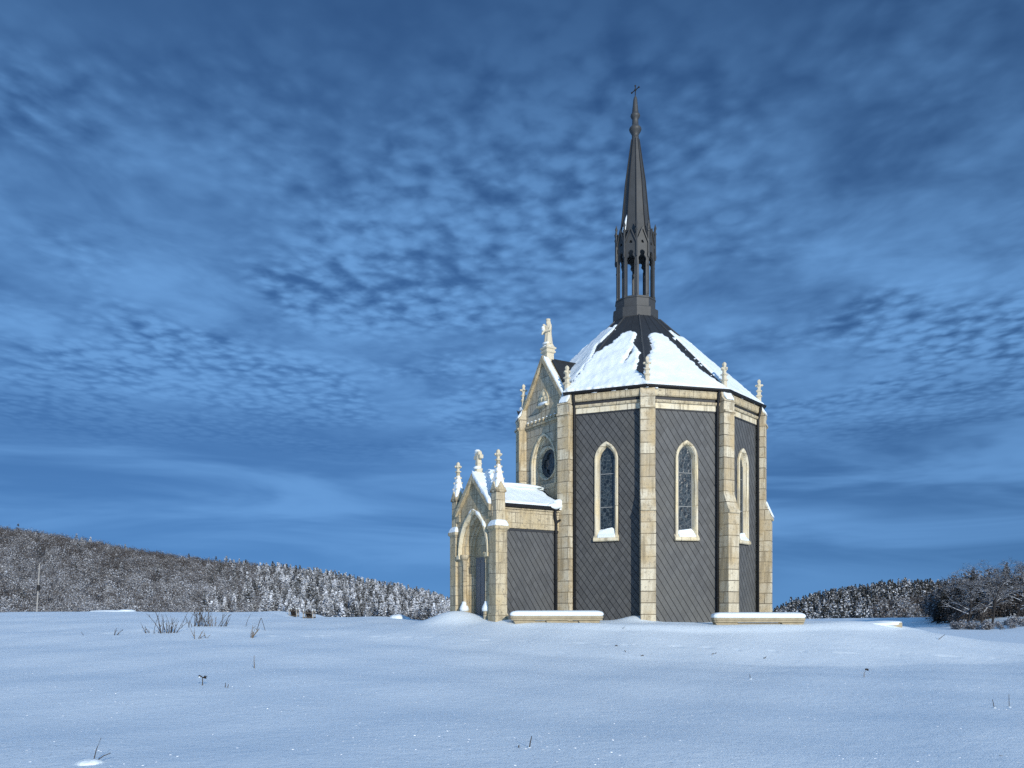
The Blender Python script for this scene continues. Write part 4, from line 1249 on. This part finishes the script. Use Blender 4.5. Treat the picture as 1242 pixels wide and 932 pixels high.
# ------------------------------------------------------------------ pole and tree guards far left
yp = 160.0; x0 = pxw(43.5, yp); zb = tz(x0, yp); H = (Y0 - 684) / F * yp + EYE - zb
pl = empty('utility_pole', (x0, yp, zb), 'pale slightly leaning pole in front of the wooded left hillside', 'pole')
lean = pxw(48, yp) - x0
mb = MB(); mb.tube([(-.25 * lean, 0, -.4), (lean, 0, H)], [.15, .10], 8); mb.build('pole', POLEW, pl)
mb = MB(); mb.box(lean * .68 - .05, lean * .68 + .45, -.45, -.12, H * .66, H * .66 + 1.1); mb.build('transformer_box', IRON, pl)
mb = MB(); mb.box(lean - .35, lean + .35, -.06, .06, H - .5, H - .38); mb.build('crossarm', WOOD, pl)


def guard(px, py, label, lab2):
    x, yy, z = at(px, py); hh = 9.5 / F * yy
    t = empty('tree_guard', (x, yy, z - .1), label, 'tree guard', 'wooden tree guards in the snow')
    for a, b in ((-1, -1), (1, -1), (1, 1), (-1, 1)):
        mb = MB(); mb.box(a * .2 - .022, a * .2 + .022, b * .2 - .022, b * .2 + .022, 0, hh + .1); mb.build('post', POLEW, t)
        mb = MB(); mb.ell((a * .2, b * .2, hh + .11), (.035, .035, .03), 8, 6); mb.build('snow_cap', SNOW, t, smooth=True)
    for zr in (.12, hh - .04):
        mb = MB()
        for b in (-1, 1): mb.box(-.2, .2, b * .232 - .009, b * .232 + .009, zr, zr + .035); mb.box(b * .232 - .009, b * .232 + .009, -.2, .2, zr, zr + .035)
        mb.build('rail', WOOD, t)
    weed('young_shrub', (x, yy, z), [(random.uniform(-.09, .09), random.uniform(-.3, .3), random.uniform(.2, .48)) for _ in range(40)], .018, lab2, 'shrub', SEED, 'shrubs inside the tree guards', fork=2)


# ------------------------------------------------------------------ dry plants
random.seed(3)


def weed(name, loc, stems, r, label, cat, m, group=None, fork=0, cap=False):
    """stems: (offset along x, lean, length); forks make side twigs"""
    mb = MB(); x0, y0, z0 = loc; top = None
    for ox, lean, L in stems:
        oy = random.uniform(-.25, .25) * min(1, abs(L)); p = Vector((ox, oy, -.08)); pts = [p.copy()]
        d = Vector((lean, random.uniform(-.2, .2), 1)).normalized(); bend = random.uniform(-.12, .12)
        for i in range(5):
            d = (d + Vector((bend + random.gauss(0, .05), random.gauss(0, .05), 0))).normalized(); p = p + d * (L + .08) / 5; pts.append(p.copy())
        mb.tube(pts, [r * (1 - .13 * i) for i in range(6)], 4); top = pts[-1]
        for k in range(fork):
            i = random.randint(2, 4); q = pts[i]; s = Vector((random.gauss(lean, .7), random.gauss(0, .5), random.uniform(.4, 1))).normalized()
            mb.tube([q, q + s * L * random.uniform(.12, .3)], [r * .7, r * .4], 4)
    o = mb.build(name, m, None, recalc=False); o.location = loc
    tag(o, label, cat, group); return o, top


def stems(n, wd, l0, l1, lean=.25):
    return [(random.uniform(-wd, wd), random.gauss(.05, lean), random.uniform(l0, l1)) for _ in range(n)]


GW = 'dry shrubs on the left of the snow field'
weed('dry_shrub', at(179, 768), [(0, -.35, .36), (.03, -.1, .2), (.05, .1, .12), (-.02, -.5, .22)], .011, 'thin little tuft of twigs at the left of the upright shrubs', 'shrub', TWIG, GW, 1)
weed('dry_shrub', at(193, 768), [(-.10 + .05 * i, random.gauss(.05, .2), random.uniform(.4, .72)) for i in range(9)], .011, 'upright leafless shrub with fanned twigs, left one of the shrub pair', 'shrub', TWIG, GW, 1)
weed('dry_shrub', at(207, 768), stems(14, .13, .2, .56, .4), .010, 'dense low leafless shrub touching the fanned upright one', 'shrub', TWIG, GW, 1)
weed('dry_weed', at(221.5, 761), [(0, .06, .5)], .011, 'lone thin stem between the two groups of shrubs', 'stem', TWIG)
weed('dry_shrub', at(229, 761), [(0, .12, .55), (.05, .1, .4), (.1, .02, .25)], .011, 'sparse shrub of three stems at the left of the tall clump', 'shrub', TWIG, GW, 1)
weed('dry_shrub', at(243, 760), stems(22, .26, .4, .78, .2), .011, 'tallest and densest clump of leafless twigs', 'shrub', TWIG, GW, 2)
weed('dry_shrub', at(257, 760), stems(9, .2, .25, .5, .25), .010, 'low straw-coloured clump in the right half of the tall twigs', 'shrub', STRAW, GW, 1)
weed('dry_shrub', at(267, 760), [(-.08 + .04 * i, .35 + random.gauss(0, .12), random.uniform(.3, .62)) for i in range(8)], .011, 'shrub of twigs all leaning to the right', 'shrub', TWIG, GW, 1)
weed('dry_shrub', at(238, 775), [(0, -.25, .32), (.02, .2, .28), (.04, .5, .22), (-.02, .0, .3), (.05, .9, .2)], .010, 'small forked straw plant in front of the tall clump', 'shrub', STRAW, GW, 2)
weed('dry_shrub', at(251, 774), [(-.06, .5, .16), (.0, -.5, .18), (.05, -.9, .14)], .009, 'tiny bent straw tuft in front of the tall clump', 'shrub', STRAW, GW, 1)
weed('dry_weed', at(298, 760), [(0, .22, .5)], .012, 'single leaning stem right of the shrub clumps', 'stem', TWIG)
weed('dry_shrub', at(304, 774), [(0, .22, .36), (.02, .35, .34), (0, .1, .25), (.02, .45, .26), (.01, .6, .3)], .014, 'brown seeded plant under the bent reed', 'shrub', STRAW, GW, 2)
xb, yb_, zb_ = at(311, 764)
mb = MB(); mb.tube([(0, 0, -.05), (.13, 0, .34), (.15, 0, .37), (.2, 0, .22), (.28, 0, -.04)], .009, 4)
o = mb.build('bent_reed', TWIG, None); o.location = (xb, yb_, zb_); tag(o, 'reed snapped over into a pointed arch above the snow', 'reed')
weed('dry_shrub', at(138, 770.5), [(0, .5, .2), (.02, .2, .22), (.04, .8, .24), (.0, 1.4, .2)], .010, 'small spreading tuft left of all the upright shrubs', 'shrub', TWIG, GW, 1)
weed('dry_weed', at(104, 771), [(0, -.9, .16)], .010, 'short stem lying aslant farthest left on the snow', 'stem', TWIG)
weed('dry_weed', at(309, 810.5), [(0, .05, .24)], .011, 'thin upright stem beyond the dark seed head', 'stem', STRAW)
weed('dry_weed', at(273, 834), [(0, -.1, .07), (.02, .2, .05)], .011, 'very short stem right of the dark seed head', 'stem', TWIG)
x, y, z = at(113, 926)
t = empty('dry_grass_tuft', (x, y, z), 'two dry stems poking from a snow lump at the lower left', 'grass')
mb = MB(); mb.tube([(.0, 0, 0), (.023, 0, .10), (.06, 0, .19)], [.004, .0033, .0025], 5); mb.build('stem', TWIG, t)
mb = MB(); mb.tube([(.023, 0, .015), (.078, 0, .055), (.13, 0, .075)], [.004, .0033, .0025], 5); mb.build('stem', TWIG, t)
mb = MB(); mb.ell((-.02, .0, -.03), (.11, .11, .07), 14, 9, .2, 2); mb.build('snow_lump', SNOW, t, smooth=True)
x, y, z = at(245.5, 831.5)
t = empty('seed_head', (x, y, z), 'dark ragged seed head on a short stem in the left foreground', 'plant')
k = y / F
mb = MB(); mb.tube([(0, 0, -.05), (.3 * k, 0, 6 * k), (0, 0, 9 * k)], [.7 * k, .55 * k, .5 * k], 6); mb.build('stem', TWIG, t)
mb = MB()
for i in range(11): mb.ell((random.uniform(-3.6, 4.0) * k, random.uniform(-2, 2) * k, (10.5 + random.uniform(-1.8, 2.2)) * k), (random.uniform(.9, 1.8) * k, 1.2 * k, random.uniform(.5, 1.1) * k), 8, 5, .5, i)
mb.ell((5 * k, 0, 11 * k), (1.3 * k, .6 * k, .5 * k), 6, 5)
mb.build('head', SEED, t)
mb = MB(); mb.ell((-3.0 * k, -1.6 * k, 10.4 * k), (1.4 * k, 1.2 * k, 1.2 * k), 8, 6, .3, 2); mb.build('snow_cap', SNOW, t, smooth=True)
x, y, z = at(1048, 822); k = y / F
t = empty('seed_head', (x, y, z), 'small nodding dark seed head in the right foreground', 'plant')
mb = MB(); mb.tube([(0, 0, -.03), (0, 0, 5 * k), (2.5 * k, 0, 9.5 * k)], [.45 * k, .4 * k, .35 * k], 5); mb.build('stem', STRAW, t)
mb = MB(); mb.ell((3.2 * k, 0, 10 * k), (2.3 * k, 1 * k, 1.2 * k), 8, 6, .5, 3); mb.ell((4.6 * k, 0, 9 * k), (1.3 * k, .8 * k, .8 * k), 8, 6, .5, 5); mb.build('head', SEED, t)


def stub(px, py, lab, segs, r=.5, lump=True):
    x, y, z = at(px, py); k = y / F
    t = empty('dry_weed', (x, y, z), lab, 'stem')
    for sg in segs:
        mb = MB(); mb.tube([(a * k, 0, b * k) for a, b in sg], [r * k, r * k * .85, r * k * .6][:len(sg)] if len(sg) < 4 else r * k, 5); mb.build('stem', TWIG, t)
    if lump:
        mb = MB(); mb.ell((0, -.5 * k, -.3 * k), (2.2 * k, 2 * k, 1.3 * k), 10, 7, .3, px); mb.build('snow_lump', SNOW, t, smooth=True)


stub(642, 907, 'brown stump of a stem with a stub beside it, low centre of the snow field', [[(0, -1), (1.2, 6), (3, 14)], [(-13, 0), (-12.5, 3)]], .8)
stub(1206, 859, 'short leaning stem beside the taller one at the lower right', [[(0, -1), (-1, 5), (-2.5, 10.5)]])
stub(1224, 858, 'tall hair-thin stem at the lower right', [[(0, -1), (-.2, 8), (-.3, 16)]], .4)
stub(1140, 776, 'stick lying aslant on the bright slope at the right', [[(-3, -1), (0, 1.5), (6, 6)]], .45, False)
stub(1212, 917, 'faint straw lying along the snow in the lower right corner', [[(0, .2), (12, -1), (28, -2.2)]], .45, False)
stub(910, 824, 'short stem with a snow lump right of the middle of the snow field', [[(0, -1), (-.6, 6)]], .4)
stub(928, 799, 'dark speck of a twig below the right stone bench', [[(-2, 0), (0, 1), (1.5, 2.5)]], .6, False)
stub(748, 784, 'dark speck of a twig below the front buttress, highest of three', [[(-2, .5), (0, 1), (1.5, 0)]], .6, False)
stub(759, 791, 'dark speck of a twig below the front buttress, middle one of three', [[(-1.5, 2), (0, 0), (1.5, -1)]], .5, False)
stub(779, 796, 'dark speck of a twig below the front buttress, lowest of three', [[(-2, 0), (0, 1), (2, .5)]], .6, False)
stub(866, 794, 'two-pronged dark twig below the right side of the chapel', [[(-3, 0), (-1, 1), (0, .5)], [(1, 1), (3, 2)]], .5, False)
stub(756, 763, 'thin twig just under the front buttress', [[(-2, -1), (0, 1), (2, 2.5)]], .3, False)
guard(356.5, 748, 'left one of two square wooden tree guards on the snow crest', 'dark shrub inside the left wooden guard')
guard(375, 750, 'right one of two square wooden tree guards on the snow crest', 'dark shrub inside the right wooden guard')
